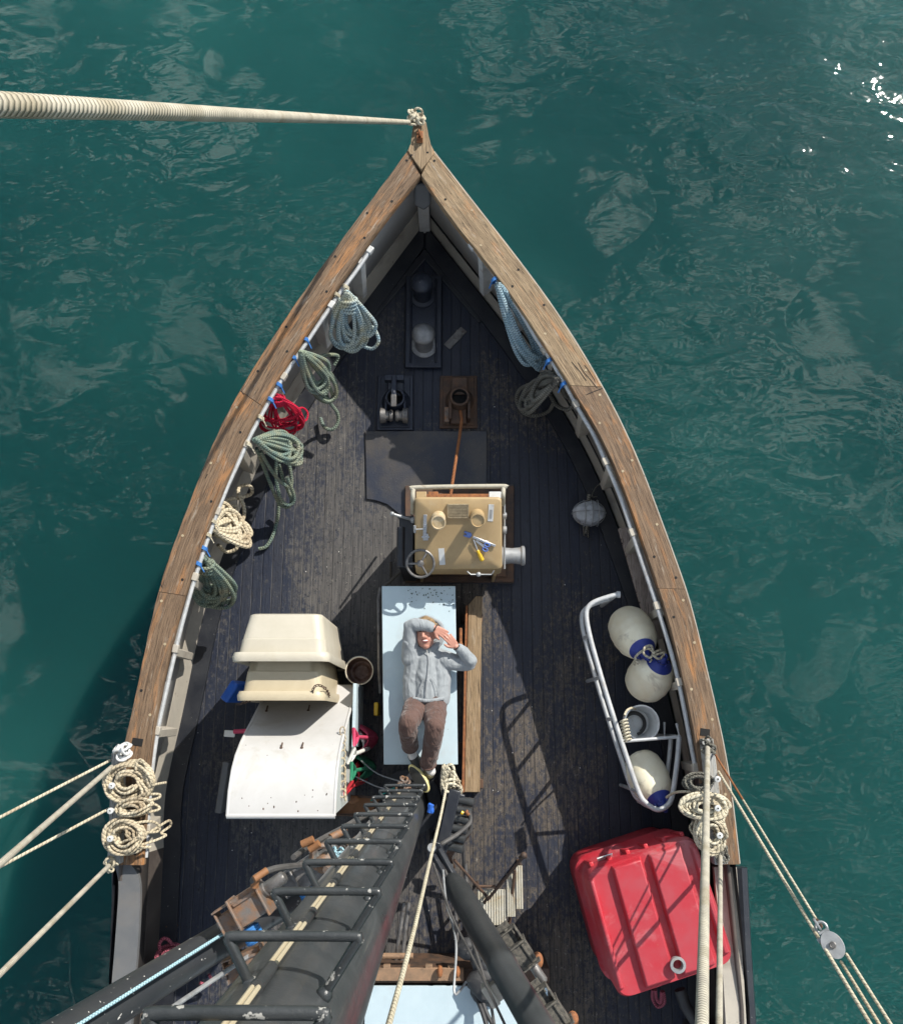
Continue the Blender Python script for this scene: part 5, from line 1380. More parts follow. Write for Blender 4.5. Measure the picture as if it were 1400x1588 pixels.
# cream rope pile at mast foot
b = B()
for q_ in range(3):
    hp_ = hank_pts(P(688 + q_ * 7, 1186 + q_ * 4, .98), P(691 + q_ * 8, 1236, .85), .06, 4, 60 + q_, .06)[0]
    b.tube(catmull(hp_, 4), .0115, 7)
b.tube(catmull([P(684, 1222, .98), P(694, 1216, 1.02), P(706, 1217, 1.0), P(714, 1224, .95), P(706, 1230, .95), P(692, 1227, 1.0), P(686, 1215, 1.02), P(700, 1209, 1.02), P(713, 1212, .95)], 5), .0115, 7)
b.tube(catmull([P(690, 1192, 1), P(697, 1186, 1.0), P(703, 1190, 1.0), P(704, 1205, 1.0), P(703, 1220, 1.0)], 5), .0125, 7)
obj('rope_bundle', b, M['r_cream'], label='tangled cream rope bundle beside the mast foot, below the blue table', cat='rope')
# vertical post carrying the rope bundle
b = B(); p = P(692, 1215, .9); b.box((p.x, p.y, .42), (.12, .12, .84)); obj('bundle_post', b, M['black_paint'], bevel=.01, label='short black post under the tangled rope bundle beside the mast', cat='post')

# hydraulic valve bank right of the mast
c = P(706, 1272, .95)
t = thing('valve_bank', 'black hydraulic valve bank with a row of round spools and looping hoses beside the mast', 'valve bank', Vector((c.x, c.y, 0)))
b = B(); RZ = Matrix.Rotation(R(-14), 3, 'Z')
b.box(c - Vector((.06, 0, .1)), (.1, .5, .3), RZ); b.box(Vector((c.x - .03, c.y, .4)), (.12, .3, .8), RZ); b.box(c + Vector((-.02, .2, .0)), (.2, .05, .06), RZ)
obj('body', b, M['black_paint'], t, bevel=.01)
for k in range(6):
    b = B(); p = c + RZ @ Vector((.02, .17 - .075 * k, .0)); b.lathe(p - Vector((.04, 0, 0)), p + RZ @ Vector((.1, 0, .02)), [(0, .033), (.08, .033), (.085, .036), (.13, .036), (.14, .02), (.141, 0)], 16); obj('spool', b, M['black_gloss'], t)
b = B(); b.cyl(P(722, 1258, 1.0), P(727, 1264, 1.0), .018); b.cyl(P(716, 1288, .9), P(720, 1292, .9), .018); obj('fitting', b, M['rust'], t)
b = B(); b.cyl(P(715, 1260, 1.02), P(718, 1262, 1.02), .016); obj('tag', b, M['yellow_pl'], t)
hs = [[(727, 1258, 1.0), (729, 1275, 1.0), (712, 1292, 1.1), (690, 1306, 1.2), (680, 1312, 1.2)], [(727, 1262, .95), (730, 1285, .9), (715, 1302, .9), (692, 1308, 1.0)], [(728, 1265, .8), (728, 1290, .7), (712, 1310, .6), (690, 1316, .6)], [(718, 1298, .5), (719, 1330, .35), (722, 1360, .2), (730, 1378, .1)]]
for i, h in enumerate(hs):
    b = B(); b.tube(catmull([P(*q) for q in h], 6), .017, 8); obj('hose', b, M['hose'] if i != 2 else M['rust_dark'], t)
b = B()
for k in range(3): b.tube(catmull([P(700 + k * 4, 1300, .4), P(697 + k * 5, 1315, .35), P(690 + k * 4, 1330, .3), P(700 + k * 2, 1345, .2)], 5), .016, 8)
obj('hose_bundle', b, M['rust_dark'], t)

# gooseneck and starboard boom
t = thing('derrick_boom', 'thick black steel boom right of the mast, narrowing to a forked hinge', 'boom', P(690, 1350, 0))
bp0, bp1 = D(699, 1362, 7.0), D(838, 1600, 5.2)
dv = (bp1 - bp0).normalized()
b = B(); L = (bp1 - bp0).length
b.lathe(bp0, bp1, [(0, .05), (.06, .07), (.2, .092), (L * .62, .094), (L * .62 + .01, .098), (L * .66, .098), (L * .66 + .01, .094), (L * 1.8, .094), (L * 1.8 + .001, 0)], 40)
obj('tube', b, M['black_paint'] if 0 else M['black_gloss'], t)
b = B()
fk = D(676, 1322, 7.1)
for s_ in (-.03, .03):
    q = dv.cross(UP).normalized() * s_
    b.tube([bp0 + dv * .06 + q, fk + q], .03, 4)
b.slab([D(662, 1330, 7.1), D(668, 1305, 7.1), D(682, 1308, 7.1), D(696, 1335, 7.1), D(690, 1342, 7.1)], .05)
obj('fork', b, M['black_paint'], t, bevel=.006)
b = B(); vw = (CAMP - fk).normalized(); pc_ = D(669, 1315, 7.0); b.lathe(pc_ - vw * .04, pc_ + vw, [(0, .034), (.07, .034), (.075, .03), (.076, 0)], 20); obj('hinge_pin', b, M['galv'], t)
b = B(); p = D(672, 1325, 7.2); b.cyl((p.x, p.y, 0), (p.x, p.y, p.z - .03), .05, seg=16); obj('hinge_post', b, M['black_paint'], t)
b = B(); b.tube(catmull([D(687, 1350, 6.9), D(692, 1400, 6.6), D(707, 1460, 6.2), D(704, 1536, 5.9), D(712, 1538, 5.95), D(722, 1524, 6.1)], 6), .0085, 8); obj('pipe', b, M['galv'], t)
b = B(); b.tube(catmull([D(672, 1340, 6.9), D(700, 1420, 6.4), D(740, 1500, 5.9), D(782, 1588, 5.4), D(800, 1630, 5.2)], 6), .0085, 8); b.tube(catmull([D(690, 1350, 7.0), D(725, 1440, 6.6), D(757, 1540, 6.2), D(770, 1620, 6.1)], 6), .011, 8); obj('wire', b, M['hose'], t)
for k in range(2):
    b = B(); b.tube([P(700 + 22 * k, 1340, .3), P(712 + 16 * k, 1480, .2)], .015, 8); obj('conduit', b, M['worn_steel'], label=('left' if k == 0 else 'right') + ' one of two thin grey conduits on the deck between mast and boom', cat='conduit')

# port boom
t = thing('derrick_boom', 'black paint-flecked boom at lower left passing behind the mast ladder', 'boom', P(600, 1300, 0))
a0, a1 = D(604, 1300, 7.9), D(184, 1556, 4.55)
d2 = a1 - a0; b = B(); L = d2.length
b.lathe(a0, a1, [(0, 0), (.0, .06), (.15, .09), (.3, .1), (L * .5, .1), (L * .5 + .01, .104), (L * .56, .104), (L * .57, .1), (L * 1.9, .1), (L * 1.9, 0)], 36)
obj('tube', b, M['boom_fleck'], t)
b = B(); b.tube([a0 + Vector((.1, -.12, .1)), a1 + Vector((.05, -.16, .02)), a1 + d2 * .5 + Vector((.05, -.16, .02))], .014, 8); obj('stay_wire', b, M['galv'], t)
b = B()
r_ = random.Random(8)
dn = d2.normalized(); vwn = (CAMP - a1).normalized(); 
for k in range(4): b.tube([a0 + Vector((0, .02 + .03 * k, .12)), a0.lerp(a1, .25) + Vector((0, .06 + .03 * k, .13)), a0.lerp(a1, .42) + Vector((.02, .08 + .03 * k, .12))], .016, 8)
obj('hose', b, M['hose'], t)
b = B(); p = a0; b.cyl((p.x, p.y, 0), (p.x, p.y, p.z + .02), .05, seg=16); obj('hinge_post', b, M['black_paint'], t)
stay('blue_line', 'r_ltblue', D(366, 1436, 5.3), D(118, 1592, 4.1), .009, 'pale blue line stretched along the upper edge of the left boom', over=.5)

# hydraulic sheave units clamped on the booms
def unit(px, py, depth, ang, s, label, body, dark=False, orient=1):
    c = D(px, py, depth); vw = (CAMP - c).normalized()
    X_ = Matrix.Rotation(ang, 3, 'Z') @ Vector((1, 0, 0)); Y_ = UP.cross(X_).normalized()
    RT = Matrix((X_, Y_, UP)).transposed()
    def q(x, y, z): return c + (X_ * x + Y_ * y + UP * z) * s
    t = thing('hydraulic_hauler', label, 'hauler', c)
    b = B(); b.box(q(0, 0, 0), (.17 * s, .17 * s, .16 * s), RT); b.box(q(0, .05, .085), (.15 * s, .02 * s, .02 * s), RT); b.box(q(.09, 0, .02), (.015 * s, .21 * s, .2 * s), RT); b.box(q(-.09, 0, .02), (.015 * s, .19 * s, .19 * s), RT)
    obj('block', b, body, t, bevel=.004)
    b = B(); b.lathe(q(.09, .03, .02), q(.3, .03, .05), [(0, .045 * s), (.03 * s, .045 * s), (.035 * s, .036 * s), (.15 * s, .038 * s), (.165 * s, .026 * s), (.166 * s, 0)], 20); obj('motor', b, M['worn_steel'], t)
    b = B()
    for d in (-.02, -.17): b.box(q(-.13 + d * .3, -.02, d + .05), (.12 * s, .12 * s, .01 * s), RT)
    b.box(q(-.2, 0, 0), (.012 * s, .16 * s, .12 * s), RT); b.box(q(-.14, .075, .02), (.13 * s, .012 * s, .13 * s), RT); b.cyl(q(-.2, 0, .02), q(-.22, 0, .02), .02 * s)
    obj('bracket', b, body, t, bevel=.003)
    b = B(); pts = []
    for k in range(6): b.torus(q(-.08, -.115 - .014 * k * orient, -.02), .05 * s, .009 * s, RT @ Vector((0, 1, 0)), 20, 6)
    b.cyl(q(-.08, -.1, -.02), q(-.08, -.2, -.02), .045 * s); obj('line_drum', b, M['blue_sheave'], t)
    return t
unit(390, 1402, 5.2, R(32), .98, 'rust flaked hydraulic hauler with blue line drum, lower of two clamped on the left boom', M['rust_steel'])
unit(478, 1350, 5.9, R(32), .95, 'dark hydraulic hauler with blue line drum, upper of two clamped on the left boom', M['worn_steel'])
b = B(); b.tube(catmull([D(392, 1368, 5.1), D(398, 1360, 5.1), D(425, 1348, 5.2), D(470, 1342, 5.5), D(520, 1337, 5.8), D(548, 1320, 6.1)], 6), .019, 8)
b.tube(catmull([D(455, 1330, 5.5), D(480, 1312, 5.8), D(530, 1285, 6.2), D(570, 1268, 6.6), D(600, 1256, 7)], 6), .018, 8)
b.tube(catmull([D(500, 1312, 5.9), D(540, 1280, 6.2), D(575, 1262, 6.5), D(610, 1250, 7)], 6), .02, 8)
b.tube(catmull([D(540, 1330, 6.2), D(570, 1300, 6.6), D(600, 1280, 7), D(620, 1262, 7.2)], 6), .02, 8)
obj('hydraulic_hose', b, M['hose'], label='bundle of dark hydraulic hoses arching along the left boom to the mast foot', cat='hoses')
for a_, c_, r__ in (((394, 1376, 5.1), (398, 1362, 5.1), .022), ((394, 1364, 5.05), (414, 1350, 5.1), .02), ((468, 1310, 5.6), (486, 1302, 5.6), .024), ((480, 1318, 5.6), (495, 1308, 5.6), .024)):
    b = B(); b.cyl(D(*a_), D(*c_), r__, seg=12)
    obj('hose_elbow', b, M['orange'], label={394.0: 'rusty orange upright hose elbow at the lower hauler on the left boom', 468.0: 'larger rusty hose elbow, left one of two near the upper hauler on the left boom'}.get(a_[0] + (0 if a_[1] != 1364 else .5), 'rusty hose elbow feeding the dark hose at the lower hauler' if a_[0] < 400 else 'rusty hose elbow, right one of two near the upper hauler on the left boom'), cat='hose elbow', group='rusty hose elbows on the left boom')
b = B(); b.cyl(D(494, 1345, 5.7), D(515, 1325, 5.8), .05, seg=16); b.cyl(D(505, 1350, 5.6), D(545, 1332, 5.9), .022); b.cyl(D(520, 1322, 5.9), D(560, 1296, 6.3), .018); b.cyl(D(512, 1300, 6), D(535, 1288, 6.1), .026); b.torus(D(500, 1330, 5.7), .07, .018, (0.3, 0, 1), 16, 7, a0=0, a1=R(200))
obj('hauler_pipework', b, M['rust_steel'], label='rusty pipework and motor between the left boom haulers and the mast', cat='pipework')
knot(625, 1216, .9, .045, 'cluster of rusty shackles beside the shoes at the head of the mast ladder', 'rust_steel', 8, 15)
knot(522, 1328, 3.4, .03, 'light blue cord lashed around the pipework left of the mast', 'r_ltblue', 8, 12)
b = B(); b.cyl(D(530, 1340, 5.9), D(555, 1322, 6), .018); obj('yellow_pipe', b, worn('ochre_pipe', (.4, .28, .08), (.3, .2, .07), .5, 14), label='ochre painted pipe stub left of the mast ladder', cat='pipe')
unit(395, 1490, 5.6, R(20), .9, 'rusty hook hauler hanging under the left boom behind the ladder', M['rust_steel'])
unit(808, 1480, 6.6, R(-55), .95, 'dark speckled hauler with blue line drum behind the right boom', worn('barnacled', (.03, .03, .028), (.14, .125, .1), .5, 40, .8, 0, .8), orient=-1)
unit(858, 1574, 6.3, R(-55), .95, 'speckled hauler at the bottom edge right of the black boom', worn('barnacled2', (.03, .03, .028), (.14, .125, .1), .5, 40, .8, 0, .8), orient=-1)
for px, py, lb in ((829, 1490, 'orange knob on the speckled hauler behind the right boom'), (884, 1582, 'orange knob at the bottom edge beside the lower speckled hauler')):
    b = B(); p = D(px + 4, py, 6.6); b.ball(p, .055, (.8, 1.1, .8)); obj('buoy_weight', b, M['rust'], label=lb, cat='weight')
c = D(770, 1537, 5.8)
b = B(); b.box(c, (.12, .11, .1), (0, 0, R(35))); b.box(c + Vector((-.04, -.02, .0)), (.06, .14, .13), (0, 0, R(35))); obj('deck_lamp', b, M['beige_paint'], bevel=.008, label='small beige lamp housing left of the right boom near the bottom edge', cat='lamp')

# ribbed steps
zS = .42
t = thing('ribbed_steps', 'pair of yellowed ribbed metal step plates on a rusty frame right of the boom', 'steps', P(780, 1390, 0))
def ribbed(x0, x1, y0, y1, z, n):
    b = B(); a = P(x0, y0, z); c = P(x1, y1, z)
    b.box(((a.x + c.x) / 2, (a.y + c.y) / 2, z - .01), (abs(c.x - a.x), abs(a.y - c.y), .015))
    for k in range(n):
        x = a.x + (c.x - a.x) * (k + .5) / n
        b.cyl((x, a.y, z), (x, c.y, z), abs(c.x - a.x) / n * .32, seg=6)
    obj('tread', b, worn('ribbed_alu', (.42, .38, .28), (.5, .48, .42), .5, 9, .6, .1, .3, dirt=(.36, .22, .08)), t)
ribbed(740, 785, 1380, 1435, zS, 11); ribbed(785, 799, 1356, 1422, zS + .02, 4); ribbed(799, 811, 1343, 1410, zS + .03, 3)
b = B(); b.cyl(P(812, 1328, .9), P(756, 1396, .55), .013, seg=8); b.cyl(P(812, 1328, .9), P(806, 1330, .4), .013, seg=8); b.cyl(P(704, 1334, .75), P(756, 1392, .5), .012, seg=8); b.cyl(P(756, 1392, .5), P(750, 1402, .4), .013, seg=8); b.cyl(P(798, 1350, .5), P(790, 1432, .35), .015, seg=6)
b.cyl(P(738, 1375, .45), P(768, 1375, .45), .012, seg=6); b.ball(P(812, 1327, .9), .028); b.cyl(P(790, 1430, .36), P(770, 1450, .2), .016, seg=6)
for x, y in ((742, 1382), (742, 1432), (808, 1346), (808, 1408)):
    p = P(x, y, zS); b.cyl((p.x, p.y, 0), (p.x, p.y, zS - .02), .015, seg=8)
obj('frame', b, M['rust_dark'], t)

# aft hatch: coaming and blue boards
t = thing('aft_hatch', 'pale blue topped hatch with rusty coaming at the bottom of the picture', 'hatch', P(710, 1560, 0))
b = B(); hz = .55
a = P(566, 1530, hz); c = P(849, 1530, hz)
b.loft([[(a.x, a.y - 1.5, z_), (c.x, a.y - 1.5, z_), (c.x, a.y, z_), (a.x, a.y, z_)] for z_ in (hz - .03, hz)], 0, True, True, True)
obj('lid', b, M['blue_board'], t, bevel=.004)
b = B()
b.box(((a.x + c.x) / 2, a.y + .07, hz * .5 - .03), (c.x - a.x + .05, .12, hz - .02)); b.box(((a.x + c.x) / 2, a.y - .75, hz * .5 - .05), (c.x - a.x - .05, 1.45, hz - .1))
obj('coaming', b, M['rust_dark'], t, bevel=.01)
b = B(); y_ = a.y + .07
b.box((P(650, 1500, .5).x, y_ + .02, hz - .01), (.75, .1, .03), mi=0)
for px in (600, 630, 665, 700): b.box((P(px, 1500, .5).x, y_ + .07, hz - .03), (.06, .04, .06))
b.cyl((P(585, 1500, .5).x, y_ + .14, hz - .1), (P(640, 1500, .5).x, y_ + .14, hz - .1), .025, seg=8)
obj('rusty_strap', b, worn('rusty_tan', (.2, .13, .08), (.28, .17, .1), .5, 14, .8, 0, .4, dirt=(.07, .04, .03)), t, bevel=.004)
for px in (682, 709):
    b = B(); p = P(px, 1508, .6); b.ball(p, .04, (.6, 1.2, .9)); b.cyl(p - UP * .15, p, .025); obj('horn', b, M['rust'], t)
b = B(); r_ = random.Random(6)
p0 = P(740, 1500, .62)
for k in range(9):
    b.ball(p0 + Vector((r_.uniform(-.16, .16), r_.uniform(-.3, .25), r_.uniform(-.15, .05))), r_.uniform(.07, .12), (1, 1.2, .7), (0, 0, r_.uniform(0, 3)))
for f in b.bm.verts: f.co += Vector((r_.uniform(-1, 1), r_.uniform(-1, 1), r_.uniform(-1, 1))) * .01
obj('black_sheeting', b, M['rubber'], label='heap of crumpled black sheeting on the hatch left of the right boom', cat='sheeting')
b = B(); b.tube(catmull([P(736, 1540, .6), P(748, 1570, .7), P(760, 1610, .8)], 5), .02, 8); b.tube(catmull([P(745, 1545, .65), P(756, 1575, .7), P(775, 1610, .8)], 5), .018, 8); obj('black_hose', b, M['rubber'], label='black hoses crossing the lower blue hatch lid by the boom', cat='hoses')
# vertical poles left of the halyard
b = B()
for px, py, px2, py2 in ((612, 1500, 627, 1400), (622, 1500, 634, 1400)):
    b.tube([P(px, py, .25), P(px2, py2, .25)], .018, 8)
obj('deck_pipe', b, M['worn_steel'], label='two grey pipes on the deck between the mast and the cream rope', cat='pipe')

# deck ring + pink rope on black bollard at lower left
b = B(); p = P(257, 1437, .03); b.torus(p, .07, .01, UP, 28, 7); b.cyl(p + Vector((.01, 0, 0)), p + Vector((.11, .01, 0)), .01); b.ball(p + Vector((.01, 0, 0)), .02)
obj('ring_bolt', b, M['rust_dark'], label='rusty iron ring lying flat on the dark deck at lower left', cat='ring')
t = thing('rope_heap', 'faded pink rope heaped on the deck at lower left under the boom', 'rope', P(270, 1480, 0))
b = B(); b.tube(catmull(coil_pts(P(272, 1482, .35), .14, .1, 6, 31), 3), .014, 7); obj('rope', b, M['r_pink'], t)
b = B(); b.tube(catmull([P(250, 1478, .4), P(247, 1465, .42), P(254, 1456, .42), P(263, 1460, .42), P(268, 1472, .4)], 6), .015, 7)
b.tube(catmull([P(310, 1525, .2), P(322, 1528, .15), P(328, 1522, .15), P(324, 1512, .2)], 6), .013, 7); obj('loop', b, M['r_pink'], t)
b = B(); p = P(268, 1500, 0); b.lathe(p, p + UP, [(0, .1), (.3, .09), (.33, .12), (.38, .12), (.4, 0)], 24); obj('low_bollard', b, M['rubber'], label='low black bollard under the faded pink rope', cat='bollard')
b = B(); b.tube([P(612, 1222, .7), P(575, 1242, .6)], .008, 6); obj('green_line', b, M['r_teal'], label='short teal line between the mast ladder and the rusty tray', cat='line')
b = B(); b.tube(catmull([P(560, 1180, .6), P(585, 1200, .5), P(620, 1212, .5)], 4), .006, 6); b.tube(catmull([P(552, 1205, .6), P(590, 1222, .5), P(625, 1225, .6)], 4), .006, 6); obj('loose_wire', b, M['galv'], label='thin loose wires by the green shovel blade', cat='wire')
b = B(); p = P(585, 1100, .2); b.box(p, (.04, .12, .3)); obj('yellow_tag', b, M['yellow_pl'], bevel=.01, label='small yellow canister edge beside the left side of the blue table', cat='canister')
b = B(); b.box(P(714, 1000, .2), (.03, .3, .2)); b.ball(P(714, 1003, .32), .035, (.7, 1.6, .6)); obj('rusty_clamp', b, M['rust'], bevel=.01, label='rusty clamp between the blue table and the timber beam', cat='clamp')

# ------------------------------------------------------------------ person
def mesh_blob(chains, voxel, smooth=4, disp=0, dscale=9, seed=0):
    b = B()
    for ch in chains:
        pts = [Vector(p) for p, r in ch]; rad = [r for p, r in ch]
        for i in range(len(pts)):
            b.ball(pts[i], rad[i], seg=16)
            if i and (pts[i] - pts[i - 1]).length > 1e-4: b.tube([pts[i - 1], pts[i]], rad[i], 16, radii=[rad[i - 1], rad[i]])
    bmesh.ops.recalc_face_normals(b.bm, faces=b.bm.faces)
    me = bpy.data.meshes.new('tmp'); b.bm.to_mesh(me); b.bm.free()
    o = bpy.data.objects.new('tmp', me); COL.objects.link(o)
    m = o.modifiers.new('r', 'REMESH'); m.mode = 'VOXEL'; m.voxel_size = voxel; m.adaptivity = 0
    m = o.modifiers.new('s', 'SMOOTH'); m.iterations = smooth; m.factor = .5
    dg = bpy.context.evaluated_depsgraph_get(); ev = o.evaluated_get(dg); me2 = bpy.data.meshes.new_from_object(ev)
    bpy.data.objects.remove(o); bpy.data.meshes.remove(me)
    out = B(); out.bm.free(); out.bm = bmesh.new(); out.bm.from_mesh(me2); bpy.data.meshes.remove(me2)
    out.uv = out.bm.loops.layers.uv.verify()
    if disp:
        from mathutils import noise
        out.bm.normal_update()
        for v in out.bm.verts:
            q = v.co * dscale + Vector((seed, seed, 0))
            n = noise.noise(Vector((q.x, q.y, q.z))) + .5 * noise.noise(q * 2.1)
            rid = 1 - abs(noise.noise(q * 1.3 + Vector((5, 5, 5)))) * 2
            v.co += v.normal * disp * (n * .7 + rid * .5)
    return out
person = thing('person', 'smiling person in grey hooded top lying on the pale blue table, forearm over forehead', 'person', P(661, 1080, .78))
def c_(*a): return [(P(x, y, z), r) for x, y, z, r in a]
hd = P(660, 985, .965)
body_ch = [
    [(hd + Vector((0, .045, .0)), .088), (hd + Vector((0, 0, .0)), .086), (hd + Vector((.0, -.045, .01)), .072)],
    [(hd + Vector((0, -.05, .02)), .06), (hd + Vector((.004, -.092, .035)), .034)],
    [(hd + Vector((-.035, -.04, .045)), .034), (hd + Vector((.035, -.04, .045)), .034)],
    [(hd + Vector((-.018, .012, .09)), .012), (hd + Vector((-.018, -.022, .108)), .014)],
    [(hd + Vector((-.03, -.024, .086)), .015), (hd + Vector((.002, -.024, .086)), .015)],
    [(hd + Vector((.082, .0, .01)), .02), (hd + Vector((.085, -.02, .01)), .016), (hd + Vector((.088, .015, .015)), .016)],
    [(hd + Vector((-.082, .0, .01)), .016), (hd + Vector((-.082, .015, .01)), .016)],
    c_((663, 1000, .88, .055), (664, 1018, .86, .06)),
    c_((645, 1024, .86, .085), (682, 1024, .86, .085)), c_((650, 1030, .86, .09), (652, 1085, .86, .085)), c_((678, 1030, .86, .09), (674, 1085, .86, .085)),
    c_((639, 1020, .9, .055), (637, 970, 1.0, .042), (660, 971, 1.04, .032), (674, 974, 1.07, .026)),
    c_((688, 1024, .9, .055), (727, 1027, .9, .042), (716, 1010, .99, .033), (707, 1003, 1.03, .026)),
    c_((648, 1092, .87, .09), (633, 1122, 1.15, .06), (636, 1160, .88, .036), (640, 1172, .82, .034)),
    c_((672, 1092, .87, .09), (674, 1126, 1.15, .06), (664, 1187, .88, .036), (668, 1197, .84, .034)),
]
def hand(w, d, side, fl, curl, palmn):
    d = d.normalized(); side = side.normalized()
    ch = []
    pal = w + d * .068
    for k, (o_, l_) in enumerate(((-.027, .056), (-.009, .066), (.009, .062), (.026, .05))):
        k0 = w + d * .02 + side * o_ * .7; k1 = pal + side * o_
        ch.append([(k0, .016), (k1, .0125)])
        m1 = k1 + d * l_ * .5 + side * o_ * .15 - palmn * curl * .3; m2 = m1 + d * l_ * .5 * .9 + side * o_ * .1 - palmn * curl
        ch.append([(k1, .0105), (m1, .0095), (m2, .0078)])
    th0 = w + d * .02 - side * .026; th1 = th0 + d * .03 - side * .028; th2 = th1 + d * .03 - side * .008
    ch.append([(th0, .016), (th1, .012), (th2, .0095)])
    return ch
wr = P(674, 974, 1.07); dr_ = P(698, 989, 1.06) - wr
body_ch += hand(wr, dr_, Vector((dr_.y, -dr_.x, 0)) * -1, 1, .012, UP)
wl = P(707, 1003, 1.03); dl_ = P(691, 984, 1.08) - wl
body_ch += hand(wl, dl_, Vector((dl_.y, -dl_.x, 0)), 1, .01, UP)
bb = mesh_blob(body_ch, .0052, 2)
bdy = obj('body', bb, M['skin'], person, ang=180, recalc=False)
# face
b = B()
for dx in (-.046, .012):
    b.tube([hd + Vector((dx - .012, .022, .088)), hd + Vector((dx, .025, .093)), hd + Vector((dx + .012, .022, .09))], .004, 6)
obj('eyes', b, M['eye'], bdy)
b = B(); b.tube(catmull([hd + Vector((-.048, .04, .085)), hd + Vector((-.03, .045, .09)), hd + Vector((-.018, .04, .09))], 4), .004, 6); b.tube(catmull([hd + Vector((.0, .04, .09)), hd + Vector((.016, .046, .09)), hd + Vector((.03, .04, .082))], 4), .004, 6)
obj('eyebrows', b, M['hair'], bdy)
b = B()
mo = hd + Vector((.0, -.058, .081))
b.ball(mo, .028, (1, .42, .3), (0, 0, R(4))); obj('mouth', b, M['lips'], bdy)
b = B(); b.ball(mo + Vector((0, .003, .005)), .022, (1, .3, .25), (0, 0, R(4))); obj('teeth', b, M['teeth'], bdy)
hair_ch = [[(hd + Vector((-.04, .12, .0)), .03), (hd + Vector((.0, .135, .01)), .032), (hd + Vector((.045, .115, .02)), .03), (hd + Vector((.075, .075, .02)), .024)]]
r_ = random.Random(12)
for k in range(60):
    a = r_.uniform(-1.35, 1.35); e = r_.uniform(0, 1.35)
    p = hd + Vector((0, .03, 0)) + Vector((math.sin(a) * math.cos(e) * .098, math.cos(a) * math.cos(e) * .108, math.sin(e) * .088))
    hair_ch.append([(p, .014), (p + Vector((r_.uniform(-.02, .02), r_.uniform(-.0, .012), r_.uniform(-.01, .006))), .011)])
obj('hair', mesh_blob(hair_ch, .005, 1), M['hair'], bdy, recalc=False, ang=180)
# hooded top
hood = []
for k in range(9):
    a = R(-100 + 25 * k); p = hd + Vector((.01 + math.sin(a) * .145, .01 + math.cos(a) * .145, -.045)); p2 = p + Vector((math.sin(a) * -.02, math.cos(a) * -.02, -.05)); hood.append([(p, .02), (p2, .035)])
    if k: 
        a0 = R(-100 + 25 * (k - 1)); q = hd + Vector((.01 + math.sin(a0) * .145, .01 + math.cos(a0) * .145, -.045)); hood.append([(q, .02), (p, .02)])
hood.append([(hd + Vector((0, 0, -.12)), .06), (hd + Vector((0, .05, -.12)), .06)])
hood.append([(hd + Vector((-.085, -.1, -.05)), .03), (hd + Vector((-.01, -.135, -.02)), .03), (hd + Vector((.08, -.1, -.03)), .035), (hd + Vector((.13, -.03, -.04)), .03)])
top_ch = hood + [
    c_((643, 1022, .87, .092), (662, 1018, .87, .095), (686, 1024, .87, .09)),
    c_((645, 1028, .87, .095), (641, 1055, .86, .092), (642, 1080, .86, .092)),
    c_((662, 1026, .88, .11), (661, 1055, .88, .115), (661, 1082, .88, .105)),
    c_((680, 1028, .87, .098), (682, 1055, .86, .095), (681, 1082, .86, .092)),
    c_((637, 1020, .9, .083), (636, 995, .96, .064), (636, 971, 1.01, .055), (643, 968, 1.03, .053), (658, 970, 1.045, .05), (668, 973, 1.065, .04)),
    c_((690, 1024, .9, .082), (710, 1028, .9, .07), (727, 1029, .91, .06), (729, 1024, .94, .057), (720, 1013, .98, .052), (712, 1006, 1.01, .04)),
]
htop = obj('hooded_top', mesh_blob(top_ch, .006, 2, .009, 10, 1), M['hoodie'], person, recalc=False, ang=180)
b = B()
b.tube(catmull([P(641, 1083, .96), P(652, 1086, .985), P(662, 1087, .99), P(674, 1086, .985), P(688, 1083, .96)], 5), .016, 8)
obj('hem', b, M['hoodie'], htop)
b = B(); zp = catmull([P(661, 1005, .99), P(664, 1020, 1.0), P(664, 1035, 1.005), P(662, 1055, 1.01), P(660, 1082, 1.0)], 5)
b.tube(zp, .0045, 6); obj('zip', b, M['galv'], htop)
b = B(); b.tube(catmull([P(650, 1078, .985), P(653, 1062, .998), P(658, 1052, 1.005)], 5), .004, 6); b.tube(catmull([P(680, 1078, .98), P(675, 1062, .995), P(668, 1052, 1.0)], 5), .004, 6); obj('pocket_seam', b, M['hoodie'], htop)
tr_ch = [
    c_((645, 1090, .85, .09), (661, 1090, .85, .092), (676, 1090, .85, .09)),
    c_((646, 1094, .87, .105), (640, 1108, 1.0, .095), (633, 1122, 1.14, .082), (632, 1130, 1.12, .078), (634, 1145, .99, .072), (636, 1156, .9, .07)),
    c_((674, 1094, .87, .105), (674, 1110, 1.0, .095), (674, 1126, 1.14, .082), (673, 1135, 1.12, .078), (669, 1160, .99, .072), (664, 1182, .9, .066)),
]
trs = obj('trousers', mesh_blob(tr_ch, .006, 2, .008, 11, 4), M['trousers'], person, recalc=False, ang=180)
b = B()
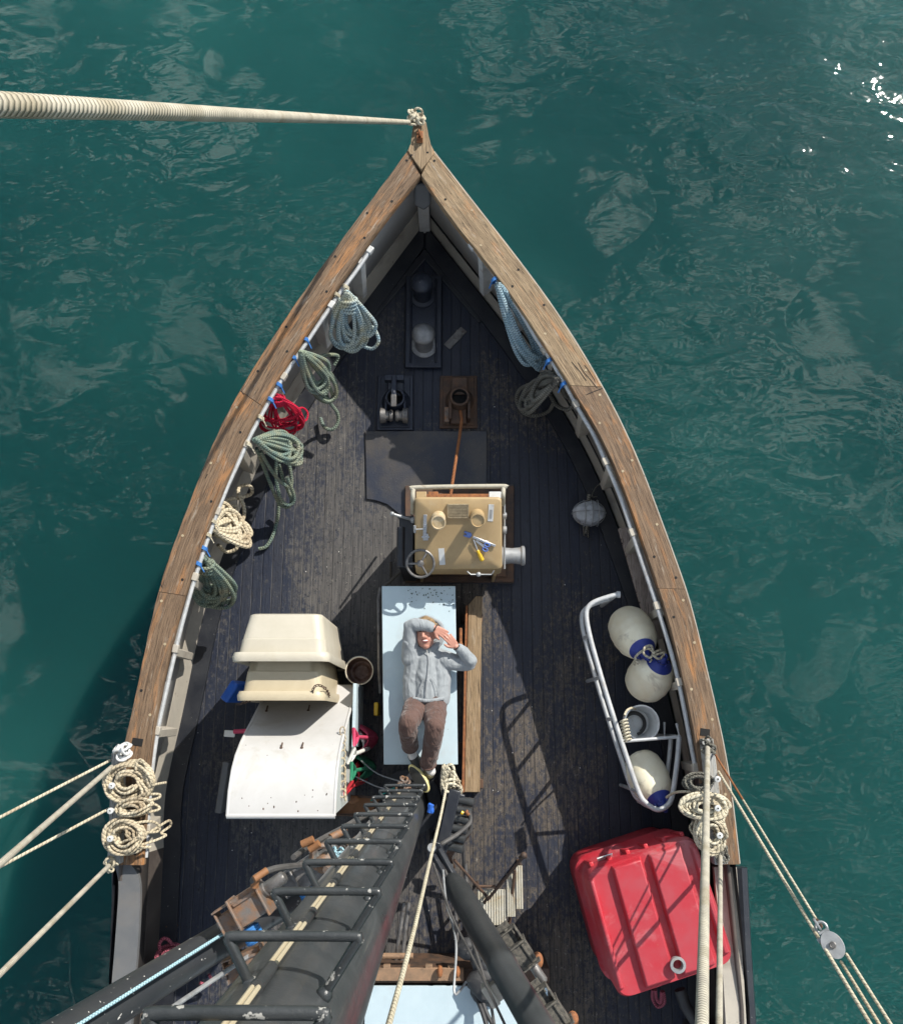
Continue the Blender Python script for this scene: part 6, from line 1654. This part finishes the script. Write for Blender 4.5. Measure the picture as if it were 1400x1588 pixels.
for x, y, z, dx in ((636, 1157, .9, 0), (664, 1183, .9, 0)):
    b.torus(P(x, y, z), .062, .012, Vector((.05, -.45, -.9)), 24, 7)
obj('cuff', b, M['trousers'], trs)
for ch_ in (c_((638, 1165, .86, .04), (640, 1173, .83, .04)), c_((666, 1190, .87, .04), (668, 1197, .85, .042))): obj('sock', mesh_blob([ch_], .006, 2), M['sock'], person, recalc=False, ang=180)
obj('shoe', mesh_blob([c_((640, 1172, .81, .045), (644, 1180, .82, .042), (646, 1190, .84, .036))] + [c_((640, 1172, .79, .04), (648, 1180, .8, .036))], .006, 2), M['shoe_dark'], person, recalc=False, ang=180)
# crossed left shoe: olive upper, yellow edge, black sole turned to the viewer
sc_ = P(650, 1207, .86); sx = (P(661, 1222, .86) - P(641, 1193, .86)).normalized(); sn = (Vector((-.42, -.1, .9))); sn = (sn - sx * sn.dot(sx)).normalized(); sy_ = sn.cross(sx)
def oval(k, off, w=.05, l=.125):
    out = []
    for i in range(28):
        a = 2 * math.pi * i / 28; ww = w * (1 + .12 * math.cos(a)) ; out.append(sc_ + sx * math.cos(a) * l * k + sy_ * math.sin(a) * ww * k + sn * off)
    return out
sh = thing  # (shoe parts stay children of the person)
b = B(); b.loft([oval(.8, -.06), oval(.97, -.035), oval(1.0, 0)], 0, True, True, True); obj('shoe_upper', b, M['shoe_olive'], person)
b = B(); b.loft([oval(1.03, -.012), oval(1.08, -.004), oval(1.08, .014), oval(.96, .022)], 0, True, True, True); obj('shoe_midsole', b, M['sole_y'], person)
b = B(); b.loft([oval(.96, .02), oval(.96, .027), oval(.9, .03)], 0, True, True, True); obj('shoe_sole', b, M['shoe_dark'], person)
b = B(); p = P(665, 1199, .84); b.ball(p, .05, (1, 1.1, .8)); b.tube([p + Vector((-.03, .0, .04)), p + Vector((.02, -.03, .05))], .006, 6); obj('shoe_collar', b, M['shoe_olive'], person)
b = B(); c0 = P(675, 974, 1.07); b.torus(c0, .029, .006, dr_, 18, 6); c1_ = P(708, 1004, 1.03); b.torus(c1_, .029, .005, dl_, 18, 6); obj('watch', b, M['rubber'], person)
print('objects', len(bpy.data.objects))
